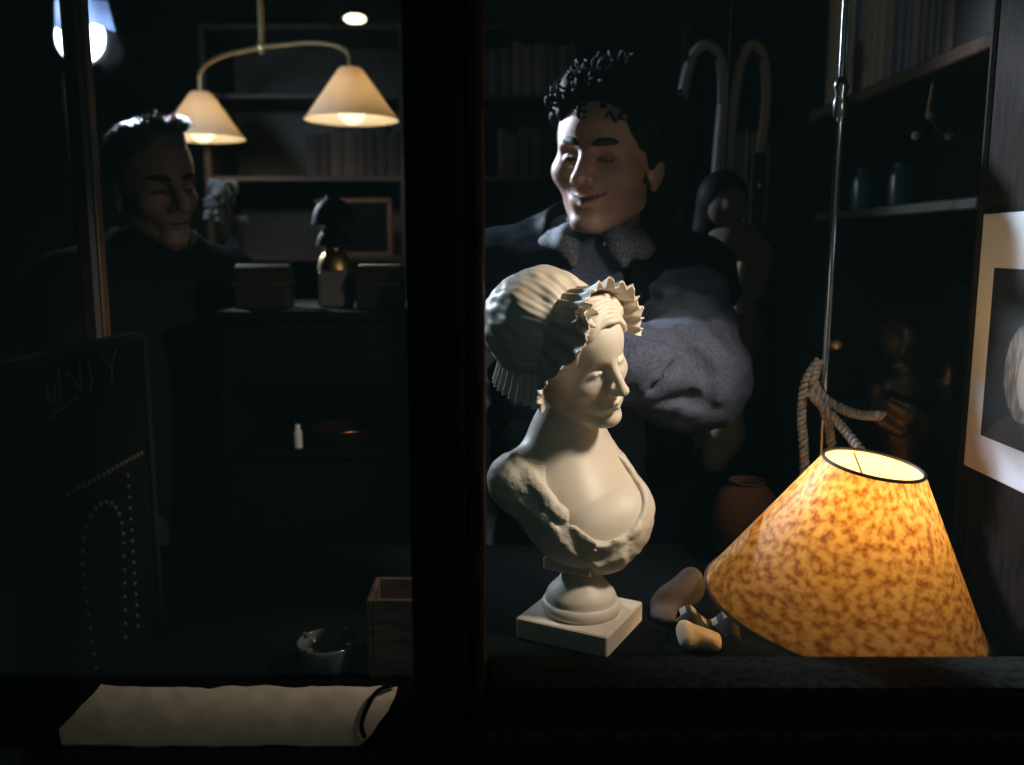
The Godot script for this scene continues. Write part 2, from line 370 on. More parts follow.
func make_right_shelves() -> void:
	var rng := RandomNumberGenerator.new()
	rng.seed = 17
	var t := thing("wall_shelf", "brown wooden shelf board high on the side wall carrying tall books", "shelf", V(0.90, 1.78, -1.75))
	part("board", Shape.new().bx(0.75, 1.05, 1.757, 1.782, -2.32, -1.15, 0.003), M.brown_wood, t, true)
	for z in [-2.30, -1.20]:
		part("bracket", Shape.new().slab(PackedVector2Array([Vector2(0.765, 1.757), Vector2(1.05, 1.757), Vector2(1.05, 1.60), Vector2(1.02, 1.68), Vector2(0.90, 1.735)]), 0.018, Transform3D(Basis(), V(0, 0, z))), M.book_wood, t, true)
	var covers := [mat(lin(0.09, 0.05, 0.03), 0.55), mat(lin(0.20, 0.13, 0.07), 0.6), mat(lin(0.05, 0.06, 0.08), 0.5), mat(lin(0.30, 0.20, 0.10), 0.55), mat(lin(0.06, 0.025, 0.02), 0.5), mat(lin(0.02, 0.02, 0.022), 0.45)]
	var z := -1.20
	var k := 0
	while z > -2.24:
		var w := rng.randf_range(0.022, 0.045)
		if k == 7: w = 0.16
		var h := rng.randf_range(0.26, 0.36)
		var pick := 5 if k == 7 else rng.randi() % 5
		var c: Material = covers[pick]
		var what: String = "wide black box file among the tall books on the side wall shelf" if k == 7 else "tall %s book, %s from the window end of the side wall shelf" % [["dark brown", "tan", "slate blue", "light tan", "oxblood"][pick], ORDINAL[k]]
		var depth := rng.randf_range(0.20, 0.235)
		make_book(Vector3(w, h, depth), c, V(0.765 + depth / 2, 1.782, z - w / 2), -PI / 2, what, "" if k == 7 else "tall books on the side wall shelf")
		z -= w + 0.002
		k += 1
	# lower shelf and two jars put in for bluish glass reflections, a cupboard, and a porcelain hook under the upper board
	var lo := thing("low_shelf", "dark narrow shelf on the side wall under the book shelf", "shelf", V(0.90, 1.52, -1.75))
	part("board", Shape.new().bx(0.72, 1.05, 1.505, 1.525, -2.15, -1.40, 0.003), M.dark_wood, lo, true)
	for zz in [-2.05, -1.5]: part("bracket", Shape.new().slab(PackedVector2Array([Vector2(0.78, 1.505), Vector2(1.05, 1.505), Vector2(1.05, 1.36)]), 0.016, Transform3D(Basis(), V(0, 0, zz))), M.dark_wood, lo, true)
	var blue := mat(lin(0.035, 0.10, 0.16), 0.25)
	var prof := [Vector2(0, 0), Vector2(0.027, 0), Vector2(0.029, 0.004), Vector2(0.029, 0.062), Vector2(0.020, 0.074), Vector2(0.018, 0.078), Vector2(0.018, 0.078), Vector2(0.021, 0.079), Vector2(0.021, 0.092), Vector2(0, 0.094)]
	var j := thing("jar", "pale blue lidded jar on the low dark shelf, standing in for a glass reflection, nearer the chrome pole", "jar", V(0.765, 1.525, -1.96), 0.0, "jars for glass reflections")
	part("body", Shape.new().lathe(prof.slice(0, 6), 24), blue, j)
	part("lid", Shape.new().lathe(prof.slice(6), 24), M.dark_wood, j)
	copy(j, V(0.790, 1.525, -1.83), 0.0, "pale blue lidded jar on the low dark shelf, standing in for a glass reflection, nearer the window", "jars for glass reflections")
	var cb := thing("wall_cupboard", "brown panelled wall cupboard behind the chrome pole", "cupboard", V(0.83, 1.47, -2.45))
	part("body", Shape.new().bx(0.60, 1.05, 1.46, 1.745, -2.62, -2.34, 0.004), M.dark_wood, cb, true)
	var d := part("door", Shape.new().bx(0.612, 1.03, 1.475, 1.735, -2.34, -2.322, 0.004), M.book_wood, cb, true)
	part("panel", Shape.new().bx(0.65, 0.99, 1.51, 1.70, -2.324, -2.316, 0.004), M.dark_wood, d, true)
	part("knob", Shape.new().ball(V(0.635, 1.60, -2.312), Vector3.ONE * 0.009, 12), M.old_brass, d, true)
	var hk := thing("coat_hook", "small triple hook with white porcelain tips under the book shelf", "hook", V(0.80, 1.757, -1.74))
	part("stem", Shape.new().tube([V(0.80, 1.758, -1.75), V(0.795, 1.70, -1.75)], 0.004, 8).tube([V(0.77, 1.655, -1.735), V(0.79, 1.672, -1.75), V(0.80, 1.69, -1.75), V(0.81, 1.668, -1.748), V(0.825, 1.655, -1.735)], 0.0035, 8), M.old_brass, hk, true)
	var por := mat(lin(0.6, 0.62, 0.66), 0.2)
	for q in [V(0.795, 1.694, -1.745), V(0.766, 1.655, -1.733), V(0.829, 1.655, -1.733)]: part("tip", Shape.new().ball(q, Vector3.ONE * 0.0085, 12), por, hk, true)

func make_bookcase() -> void:
	var t := thing("bookcase", "tall dark bookcase against the far wall with rows of brown books", "bookcase", V(-0.25, 0, -3.42))
	part("back", Shape.new().bx(-1.10, 0.62, 0.0, 2.22, -3.595, -3.575, 0.002), M.dark_wood, t, true)
	for x in [-1.10, -0.40, -0.165, 0.60]: part("upright", Shape.new().bx(x, x + 0.025, 0.0, 2.22, -3.575, -3.25, 0.003), M.dark_wood, t, true)
	for y in [0.05, 0.45, 0.80, 1.12, 1.41, 1.695, 1.98, 2.215]: part("shelf", Shape.new().bx(-1.10, 0.625, y - 0.018, y, -3.575, -3.255, 0.002), M.dark_wood, t, true)
	var rng := RandomNumberGenerator.new()
	rng.seed = 23
	var covers := [mat(lin(0.050, 0.028, 0.020), 0.8), mat(lin(0.075, 0.044, 0.031), 0.8), mat(lin(0.045, 0.030, 0.026), 0.8), mat(lin(0.10, 0.068, 0.048), 0.8)]
	for row in [[1.695, -0.74, -0.42, "brown book below the nearer cone shade, %s from the frame side", "books below the cone shade"], [1.98, -0.13, 0.22, "brown book on the top bookcase shelf beside the curly hair, %s from the upright", "books on the top shelf"], [1.695, -0.05, 0.20, "dim brown book level with the smiling face, %s from the upright", "books on the middle shelf"]]:
		var x: float = row[1]
		var n := -1
		while x < row[2]:
			n += 1
			var w := rng.randf_range(0.026, 0.048)
			make_book(Vector3(w, rng.randf_range(0.145, 0.185), 0.17), covers[rng.randi() % 4], V(x + w / 2, row[0], -3.37), 0.0, row[3] % ORDINAL[n], row[4])
			x += w + 0.002

func make_cabinet() -> void:
	var t := thing("counter_cabinet", "black cabinet with an open niche in the middle of the shop", "cabinet", V(-0.365, 0, -1.77))
	var s := Shape.new()
	s.bx(-0.540, -0.195, 1.315, 1.332, -1.95, -1.59, 0.003)
	part("top", s, M.black, t, true)
	for x in [-0.535, -0.217]: part("side", Shape.new().bx(x, x + 0.018, 0.0, 1.315, -1.94, -1.60, 0.002), M.black, t, true)
	part("back", Shape.new().bx(-0.517, -0.217, 0.0, 1.315, -1.94, -1.925, 0.002), M.black, t, true)
	for y in [0.06, 0.55, 1.074]: part("shelf", Shape.new().bx(-0.517, -0.217, y - 0.016, y, -1.925, -1.605, 0.002), M.black, t, true)
	part("drawer", Shape.new().bx(-0.517, -0.217, 1.20, 1.313, -1.90, -1.602, 0.003), M.black, t, true)
	part("door", Shape.new().bx(-0.517, -0.217, 0.07, 1.05, -1.625, -1.602, 0.003), M.black, t, true)
	# copper dish leaning in the niche
	var c := thing("copper_dish", "small copper dish gleaming in the niche of the black cabinet", "dish", V(-0.32, 1.074, -1.66))
	part("bowl", Shape.new().lathe([Vector2(0, 0), Vector2(0.03, 0.002), Vector2(0.048, 0.014), Vector2(0.062, 0.034), Vector2(0.064, 0.035), Vector2(0.060, 0.034), Vector2(0.046, 0.018), Vector2(0.0, 0.006)], 32, Transform3D(Basis(Vector3.RIGHT, 0.0), V(0, 0.001, 0))), M.copper, c)
	var v := thing("glass_vial", "tiny clear vial catching light in the niche of the black cabinet", "vial", V(-0.402, 1.074, -1.63))
	part("body", Shape.new().lathe([Vector2(0, 0), Vector2(0.008, 0), Vector2(0.008, 0.03), Vector2(0.005, 0.036), Vector2(0.005, 0.044), Vector2(0, 0.045)], 12), mat(lin(0.7, 0.7, 0.65), 0.08), v)
	# on top: two round-lidded caskets, a grey block and three stacked bowls
	var leather := mat(lin(0.020, 0.016, 0.014), 0.32)
	for a in [[V(-0.472, 1.332, -1.70), 0.100, "round-lidded black casket with a brass band, beside the grey block", 0.06], [V(-0.247, 1.332, -1.68), 0.080, "round-lidded black casket with a brass band, beside the window upright", -0.08]]:
		var k := thing("casket", a[2], "casket", a[0], a[3], "black caskets")
		var w: float = a[1]
		part("body", Shape.new().box(Vector3(w, 0.045, 0.07), Transform3D(Basis(), V(0, 0.0225, 0)), 0.003), leather, k)
		var lid := Shape.new()
		lid.grid(func(u, q): return V(lerpf(-w / 2, w / 2, q), 0.047 + 0.036 * sin(PI * u), 0.035 * cos(PI * u)), 14, 1)
		for sx in [-1.0, 1.0]:
			var pts := []
			for n in 15: pts.append(V(sx * w / 2, 0.047 + 0.036 * sin(PI * n / 14.0), 0.035 * cos(PI * n / 14.0)))
			lid.face(pts, V(0, 0.05, 0))
		var lo := part("lid", lid, leather, k)
		part("band", Shape.new().box(Vector3(w + 0.003, 0.009, 0.073), Transform3D(Basis(), V(0, 0.046, 0)), 0.001), M.copper, lo)
	var g := thing("grey_block", "grey squared block with a small side lug on the black cabinet", "block", V(-0.337, 1.332, -1.715))
	part("block", Shape.new().box(Vector3(0.062, 0.072, 0.06), Transform3D(Basis(), V(0, 0.036, 0)), 0.006), mat(lin(0.10, 0.095, 0.09), 0.8), g)
	part("lug", Shape.new().box(Vector3(0.016, 0.03, 0.02), Transform3D(Basis(), V(0.036, 0.05, 0)), 0.004), mat(lin(0.10, 0.095, 0.09), 0.8), g)
	var dome := [Vector2(0.0, 1.0), Vector2(0.35, 0.96), Vector2(0.65, 0.80), Vector2(0.88, 0.50), Vector2(0.97, 0.2), Vector2(1.0, 0.0), Vector2(1.0, 0.0), Vector2(0.93, 0.0), Vector2(0.93, 0.0), Vector2(0.80, 0.5), Vector2(0.5, 0.82), Vector2(0.0, 0.92)]
	dome.reverse()
	var y := 1.404
	for b in [[0.033, 0.040, M.old_brass, "upturned brass bowl, lowest of the stack on the grey block"], [0.034, 0.036, M.black, "upturned black bowl in the middle of the stack on the grey block"], [0.041, 0.050, M.black, "upturned black bowl topping the stack on the grey block"]]:
		var p := []
		for q in dome: p.append(Vector2(q.x * b[0], q.y * b[1]))
		var o := thing("bowl", b[3], "bowl", V(-0.340, y, -1.715), 0.0, "stacked bowls")
		part("shell", Shape.new().lathe(p, 28), b[2], o)
		part("foot_ring", Shape.new().lathe([Vector2(0.014, b[1] - 0.006), Vector2(0.014, b[1] + 0.004), Vector2(0.010, b[1] + 0.004)], 20), b[2], o)
		y += b[1] + 0.0045

# ------------------------------------------------------------------ canes and doll
func crook(pts: Array, r: float) -> Shape:
	var cv := Curve3D.new()
	for k in pts.size():
		var a: Vector3 = pts[maxi(k - 1, 0)]
		var b: Vector3 = pts[mini(k + 1, pts.size() - 1)]
		cv.add_point(pts[k], (a - b) / 6.0, (b - a) / 6.0)
	cv.bake_interval = 0.012
	var path := []
	for p in cv.get_baked_points(): path.append(p)
	return Shape.new().tube(path, r, 10)

func make_canes_and_doll() -> void:
	var rack := thing("cane_rack", "dark rail hung from the ceiling that the walking sticks hook over", "rack", V(0.47, 2.7, -2.09))
	part("rail", Shape.new().tube([V(0.30, 1.8675, -2.09), V(0.655, 1.8675, -2.09)], 0.008, 10), M.dark_wood, rack, true)
	for x in [0.315, 0.635]: part("hanger", Shape.new().tube([V(x, 1.872, -2.09), V(x, 2.698, -2.09)], 0.003, 6), M.black, rack, true)
	var c1 := thing("walking_stick", "pale grey crook-handled walking stick with its short end towards the curly hair", "walking stick", V(0.437, 1.89, -2.09), 0.0, "walking sticks")
	part("shaft", crook([V(0.386, 1.775, -2.09), V(0.394, 1.83, -2.09), V(0.412, 1.878, -2.09), V(0.438, 1.896, -2.09), V(0.463, 1.880, -2.09), V(0.476, 1.835, -2.09), V(0.478, 1.76, -2.09), V(0.470, 1.60, -2.09), V(0.455, 1.10, -2.09)], 0.0115), mat(lin(0.78, 0.79, 0.82), 0.5), c1, true)
	part("ferrule", Shape.new().tube([V(0.4565, 1.13, -2.09), V(0.4545, 1.085, -2.09)], 0.0135, 10), M.old_brass, c1, true)
	var tan_wood := mat(lin(0.78, 0.60, 0.43), 0.5)
	var c2 := thing("walking_stick", "tan wooden crook-handled walking stick with its short end towards the book shelf", "walking stick", V(0.54, 1.89, -2.09), 0.0, "walking sticks")
	part("shaft", crook([V(0.569, 1.66, -2.09), V(0.576, 1.73, -2.09), V(0.577, 1.80, -2.09), V(0.568, 1.868, -2.09), V(0.545, 1.897, -2.09), V(0.522, 1.872, -2.09), V(0.509, 1.81, -2.09), V(0.502, 1.73, -2.09), V(0.499, 1.60, -2.09), V(0.505, 1.10, -2.09)], 0.0105), tan_wood, c2, true)
	part("ferrule", Shape.new().tube([V(0.5045, 1.13, -2.09), V(0.505, 1.085, -2.09)], 0.0125, 10), M.old_brass, c2, true)
	# the doll that hangs beside the denim sleeve
	var d := thing("doll", "large cloth doll with pale dangling legs hanging beside the denim sleeve", "doll", V(0.395, 1.08, -1.62))
	var leg := Field.new()
	leg.chain([V(0.405, 1.245, -1.600), V(0.408, 1.205, -1.585), V(0.385, 1.150, -1.570), V(0.378, 1.115, -1.560), V(0.362, 1.072, -1.550)], [0.020, 0.021, 0.026, 0.034, 0.025], 0.02)
	part("leg", leg.shape(V(0.31, 1.02, -1.66), V(0.46, 1.29, -1.49), 0.005), mat(lin(0.42, 0.33, 0.20), 0.75), d, true)
	var leg2 := Field.new()
	leg2.chain([V(0.365, 1.245, -1.605), V(0.345, 1.165, -1.585), V(0.330, 1.125, -1.575), V(0.318, 1.090, -1.565)], [0.020, 0.022, 0.025, 0.019], 0.02)
	part("leg", leg2.shape(V(0.27, 1.03, -1.66), V(0.42, 1.29, -1.50), 0.005), mat(lin(0.42, 0.33, 0.20), 0.75), d, true)
	var body := Field.new()
	body.egg(V(0.400, 1.405, -1.63), Vector3(0.050, 0.090, 0.045), 0.02)
	body.egg(V(0.395, 1.29, -1.615), Vector3(0.062, 0.065, 0.050), 0.03)
	body.chain([V(0.425, 1.465, -1.63), V(0.452, 1.43, -1.62), V(0.440, 1.37, -1.60)], [0.022, 0.020, 0.015], 0.015)
	body.chain([V(0.375, 1.465, -1.64), V(0.362, 1.42, -1.66), V(0.365, 1.36, -1.67)], [0.022, 0.020, 0.015], 0.015)
	part("body", body.shape(V(0.31, 1.20, -1.72), V(0.50, 1.51, -1.55), 0.006), mat(lin(0.11, 0.065, 0.04), 0.8), d, true)
	part("sash", Shape.new().tube([V(0.405, 1.42, -1.580), V(0.398, 1.375, -1.577), V(0.400, 1.33, -1.572)], 0.009, 8), mat(lin(0.36, 0.26, 0.14), 0.8), d, true)
	var hd := Field.new()
	hd.egg(V(0.385, 1.525, -1.64), Vector3(0.040, 0.048, 0.042), 0.01)
	hd.egg(V(0.385, 1.520, -1.60), Vector3(0.008, 0.012, 0.010), 0.01)
	hd.cap(V(0.388, 1.49, -1.64), V(0.395, 1.455, -1.635), 0.018, 0.02, 0.01)
	part("head", hd.shape(V(0.32, 1.43, -1.70), V(0.45, 1.59, -1.57), 0.005), mat(lin(0.12, 0.07, 0.05), 0.7), d, true)
	var hr := Field.new()
	hr.egg(V(0.383, 1.535, -1.647), Vector3(0.046, 0.050, 0.046), 0.01)
	hr.egg(V(0.375, 1.48, -1.66), Vector3(0.042, 0.06, 0.035), 0.02)
	hr.egg(V(0.392, 1.505, -1.600), Vector3(0.032, 0.038, 0.03), 0.01, true)
	part("hair", hr.shape(V(0.31, 1.41, -1.72), V(0.45, 1.60, -1.58), 0.005), M.black, d, true)
	part("hanging_cord", Shape.new().tube([V(0.385, 1.57, -1.645), V(0.40, 2.698, -1.66)], 0.0025, 6), M.black, d, true)

# ------------------------------------------------------------------ pole, rope, figurine
func make_pole_and_rope() -> void:
	var x := 0.416
	var z := -1.165
	var t := thing("chrome_pole", "slim chrome pole with a collar rising behind the parchment lamp", "pole", V(x, 1.02, z))
	part("pole", Shape.new().tube([V(x, 1.03, z), V(x, 1.63, z)], 0.0055, 12).tube([V(x, 1.63, z), V(x, 2.698, z)], 0.0042, 12), M.chrome, t, true)
	part("collar", Shape.new().lathe([Vector2(0.0042, 0.035), Vector2(0.0085, 0.03), Vector2(0.010, 0.022), Vector2(0.007, 0.012), Vector2(0.0095, 0.004), Vector2(0.0095, -0.012), Vector2(0.0055, -0.02)], 20, Transform3D(Basis(), V(x, 1.625, z))), M.chrome, t, true)
	part("foot", Shape.new().lathe([Vector2(0, 0), Vector2(0.032, 0), Vector2(0.032, 0.006), Vector2(0.01, 0.014), Vector2(0.006, 0.03)], 24, Transform3D(Basis(), V(x, 1.02, z))), M.chrome, t, true)
	part("brass_knob", Shape.new().ball(V(x + 0.011, 1.320, z + 0.004), Vector3.ONE * 0.0075, 12), M.brass, t, true)
	# white twisted cord knotted round the pole
	var zr := -1.140
	var r := thing("twisted_cord", "white twisted cord knotted round the foot of the chrome pole", "cord", V(x, 1.20, zr))
	var strand := mat(lin(0.42, 0.41, 0.38), 0.8)
	var runs := [[V(0.398, 1.302, zr), V(0.386, 1.284, zr), V(0.380, 1.262, zr), V(0.379, 1.225, zr), V(0.384, 1.185, zr), V(0.390, 1.10, zr), V(0.392, 1.034, zr)], [V(0.398, 1.302, zr), V(0.390, 1.275, zr + 0.008), V(0.402, 1.256, zr + 0.010), V(0.418, 1.245, zr + 0.014), V(0.434, 1.240, zr + 0.045), V(0.448, 1.246, zr + 0.085)], [V(0.384, 1.262, zr + 0.012), V(0.404, 1.240, zr + 0.020), V(0.420, 1.220, zr + 0.040), V(0.430, 1.200, zr + 0.070)], [V(0.424, 1.262, zr - 0.046), V(0.402, 1.256, zr - 0.040), V(0.402, 1.250, zr - 0.010), V(0.412, 1.225, zr + 0.004), V(0.418, 1.19, zr + 0.006)]]
	for run in runs:
		var cv := Curve3D.new()
		for k in run.size():
			var a: Vector3 = run[maxi(k - 1, 0)]
			var b: Vector3 = run[mini(k + 1, run.size() - 1)]
			cv.add_point(run[k], (a - b) / 6.0, (b - a) / 6.0)
		cv.bake_interval = 0.002
		var pts := cv.get_baked_points()
		var s := Shape.new()
		for ph in 2:
			var path := []
			for k in pts.size():
				var tg := (pts[mini(k + 1, pts.size() - 1)] - pts[maxi(k - 1, 0)]).normalized()
				var n := tg.cross(Vector3(0.1, 0.2, 1)).normalized()
				var w := k * 0.55 + PI * ph
				path.append(pts[k] + (n * cos(w) + tg.cross(n) * sin(w)) * 0.0034)
			s.tube(path, 0.0034, 6)
		part("cord_run", s, strand, r, true)

func make_figurine() -> void:
	var t := thing("figurine", "dark bronze figurine with one arm lifted, standing behind the parchment lamp", "figurine", V(0.497, 1.02, -1.12))
	var f := Field.new()
	f.egg(V(0.494, 1.328, -1.118), Vector3(0.023, 0.028, 0.025), 0.008)
	f.egg(V(0.494, 1.343, -1.126), Vector3(0.025, 0.020, 0.024), 0.006)
	f.egg(V(0.486, 1.322, -1.095), Vector3(0.005, 0.007, 0.006), 0.006)
	f.cap(V(0.496, 1.305, -1.12), V(0.500, 1.285, -1.12), 0.012, 0.016, 0.012)
	f.cap(V(0.472, 1.272, -1.112), V(0.530, 1.270, -1.115), 0.018, 0.018, 0.016)
	f.egg(V(0.502, 1.235, -1.115), Vector3(0.036, 0.050, 0.028), 0.02)
	f.cap(V(0.507, 1.20, -1.118), V(0.507, 1.06, -1.118), 0.026, 0.040, 0.02)
	f.chain([V(0.534, 1.270, -1.112), V(0.552, 1.262, -1.105), V(0.549, 1.292, -1.098), V(0.546, 1.302, -1.096)], [0.014, 0.011, 0.008, 0.007], 0.01)
	f.chain([V(0.470, 1.268, -1.110), V(0.462, 1.235, -1.095), V(0.482, 1.222, -1.075)], [0.014, 0.012, 0.009], 0.01)
	f.chain([V(0.468, 1.258, -1.082), V(0.490, 1.246, -1.078), V(0.512, 1.232, -1.082)], [0.010, 0.013, 0.012], 0.012)
	part("figure", f.shape(V(0.43, 1.03, -1.20), V(0.59, 1.39, -1.04), 0.0042), M.bronze, t, true)
	part("base", Shape.new().lathe([Vector2(0, 0), Vector2(0.050, 0), Vector2(0.050, 0.01), Vector2(0.046, 0.018), Vector2(0.047, 0.03), Vector2(0.0, 0.032)], 32, Transform3D(Basis(), V(0.505, 1.02, -1.115))), M.bronze, t, true)

# ------------------------------------------------------------------ small things on the display bed
func make_bed_things() -> void:
	# sheet of paper with a dark wire across its end
	var t := thing("paper_sheet", "long crumpled sheet of cream paper lying along the window sill", "paper", V(-0.26, 1.02, -0.77))
	var ns := FastNoiseLite.new()
	ns.seed = 81
	ns.frequency = 1.0
	var s := Shape.new()
	for side in 2:
		s.grid(func(u, v):
			var zb := -0.812 + 0.004 * ns.get_noise_2d(u * 9.0, 1.0)
			var x: float = lerpf(lerpf(-0.429, -0.388, v) - 0.008 * sin(PI * v), -0.112 - 0.02 * v * v, u)
			return V(x, 1.0225 + 0.003 * ns.get_noise_2d(x * 22.0, v * 3.0) + 0.0012 * side, lerpf(zb, -0.708, v)), 60, 14, 1.0, 1.0, side == 1)
	part("sheet", s, M.white_paper, t, true)
	var w := thing("wire", "thin dark wire curving over the end of the cream paper", "wire", V(-0.13, 1.024, -0.78))
	part("strand", crook([V(-0.112, 1.029, -0.806), V(-0.124, 1.030, -0.796), V(-0.131, 1.030, -0.780), V(-0.134, 1.030, -0.735), V(-0.128, 1.030, -0.712)], 0.0022), M.black, w, true)
	# dish
	var d := thing("glass_dish", "small thick grey glass dish on the table behind the cream paper", "dish", V(-0.190, 1.02, -0.860))
	var dm := mat(lin(0.10, 0.105, 0.10), 0.12)
	part("body", Shape.new().lathe([Vector2(0, 0), Vector2(0.022, 0), Vector2(0.026, 0.004), Vector2(0.031, 0.026), Vector2(0.031, 0.029), Vector2(0.028, 0.029), Vector2(0.022, 0.012), Vector2(0.0, 0.010)], 36), dm, d)
	for k in 4:
		var a := TAU * k / 4.0 + 0.5
		part("rest", Shape.new().box(Vector3(0.008, 0.004, 0.006), Transform3D(Basis(Vector3.UP, -a), V(0.028 * cos(a), 0.029, 0.028 * sin(a))), 0.001), dm, d)
	# open wooden box beside the upright
	var b := thing("wooden_box", "small open reddish wooden box beside the window upright", "box", V(-0.108, 1.02, -0.868))
	var red := wood(lin(0.085, 0.042, 0.030), 0.6, 83)
	part("floor", Shape.new().bx(-0.036, 0.036, 0.0, 0.006, -0.032, 0.032, 0.001), red, b)
	for sd in [-1.0, 1.0]:
		part("side", Shape.new().bx(sd * 0.034 - 0.003, sd * 0.034 + 0.003, 0.006, 0.082, -0.032, 0.032, 0.001), red, b)
		part("side", Shape.new().bx(-0.031, 0.031, 0.006, 0.082, sd * 0.029 - 0.003, sd * 0.029 + 0.003, 0.001), red, b)
	# post
	var p := thing("timber_post", "slim dark timber post between the studded panel and the grey-haired person", "post", V(-0.625, 0, -1.33))
	part("shaft", Shape.new().bx(-0.640, -0.612, 0.03, 2.70, -1.345, -1.315, 0.006), M.dark_wood, p, true)
	part("edge", Shape.new().bx(-0.612, -0.607, 0.03, 2.70, -1.340, -1.320, 0.002), M.brown_wood, p, true)  # lit edge of the post, its light put into the browner wood
	part("foot", Shape.new().bx(-0.655, -0.595, 0.0, 0.04, -1.36, -1.30, 0.004), M.dark_wood, p, true)
	# round brown pot
	var pot := thing("clay_pot", "round reddish brown pot between the marble bust and the parchment lamp", "pot", V(0.318, 1.02, -1.165))
	part("body", Shape.new().lathe([Vector2(0, 0), Vector2(0.026, 0), Vector2(0.040, 0.020), Vector2(0.047, 0.050), Vector2(0.046, 0.075), Vector2(0.036, 0.100), Vector2(0.022, 0.112), Vector2(0.022, 0.112), Vector2(0.025, 0.116), Vector2(0.021, 0.117), Vector2(0.019, 0.108)], 36), dull(lin(0.050, 0.022, 0.012)), pot)
	make_cloth_heap()

func make_cloth_heap() -> void:
	var t := thing("cloth_bundle", "crumpled bundle of brown cloth, striped ribbon and cream pad beside the lamp", "cloth", V(0.205, 1.02, -0.94))
	var cl := Field.new()
	cl.egg(V(0.194, 1.040, -0.998), Vector3(0.034, 0.019, 0.016), 0.012, false, Basis(Vector3.BACK, 0.55))
	cl.egg(V(0.212, 1.050, -1.004), Vector3(0.016, 0.024, 0.012), 0.012)
	cl.egg(V(0.180, 1.027, -0.975), Vector3(0.020, 0.008, 0.020), 0.012)
	cl.chain([V(0.172, 1.040, -0.982), V(0.192, 1.046, -0.978), V(0.214, 1.064, -0.990)], [0.002, 0.004, 0.002], 0.008, true)
	cl.chain([V(0.182, 1.024, -0.972), V(0.200, 1.034, -0.976), V(0.222, 1.046, -0.988)], [0.002, 0.004, 0.002], 0.008, true)
	part("brown_cloth", cl.shape(V(0.145, 1.012, -1.03), V(0.245, 1.09, -0.94), 0.0035), dull(lin(0.085, 0.068, 0.060)), t, true)
	var im := Image.create(64, 64, false, Image.FORMAT_RGBA8)
	for x in 64:
		for y in 64:
			var on: bool = (x / 6) % 2 == 0 and y > 22 and y < 44
			im.set_pixel(x, y, Color(0.62, 0.60, 0.56) if on else Color(0.05, 0.06, 0.07))
	var rm := mat(Color.WHITE, 0.8)
	rm.albedo_texture = ImageTexture.create_from_image(im)
	var rb := Shape.new()
	for side in 2:
		rb.grid(func(u, v):
			var x: float = 0.186 + 0.058 * u
			var z: float = -0.955 + 0.042 * v + 0.020 * u
			return V(x, 1.030 + 0.018 * sin(PI * v) + 0.007 * sin(u * 9.0) + 0.0015 * side, z), 24, 12, 1.0, 1.0, side == 1)
	part("striped_ribbon", rb, rm, t, true)
	var pad := Field.new()
	pad.cap(V(0.190, 1.031, -0.905), V(0.216, 1.029, -0.893), 0.010, 0.008, 0.01)
	pad.cap(V(0.188, 1.036, -0.915), V(0.220, 1.031, -0.905), 0.009, 0.006, 0.01)
	pad.cap(V(0.187, 1.042, -0.912), V(0.189, 1.030, -0.898), 0.005, 0.009, 0.006)
	part("cream_pad", pad.shape(V(0.165, 1.012, -0.94), V(0.245, 1.06, -0.86), 0.003), mat(lin(0.44, 0.35, 0.25), 0.85), t, true)

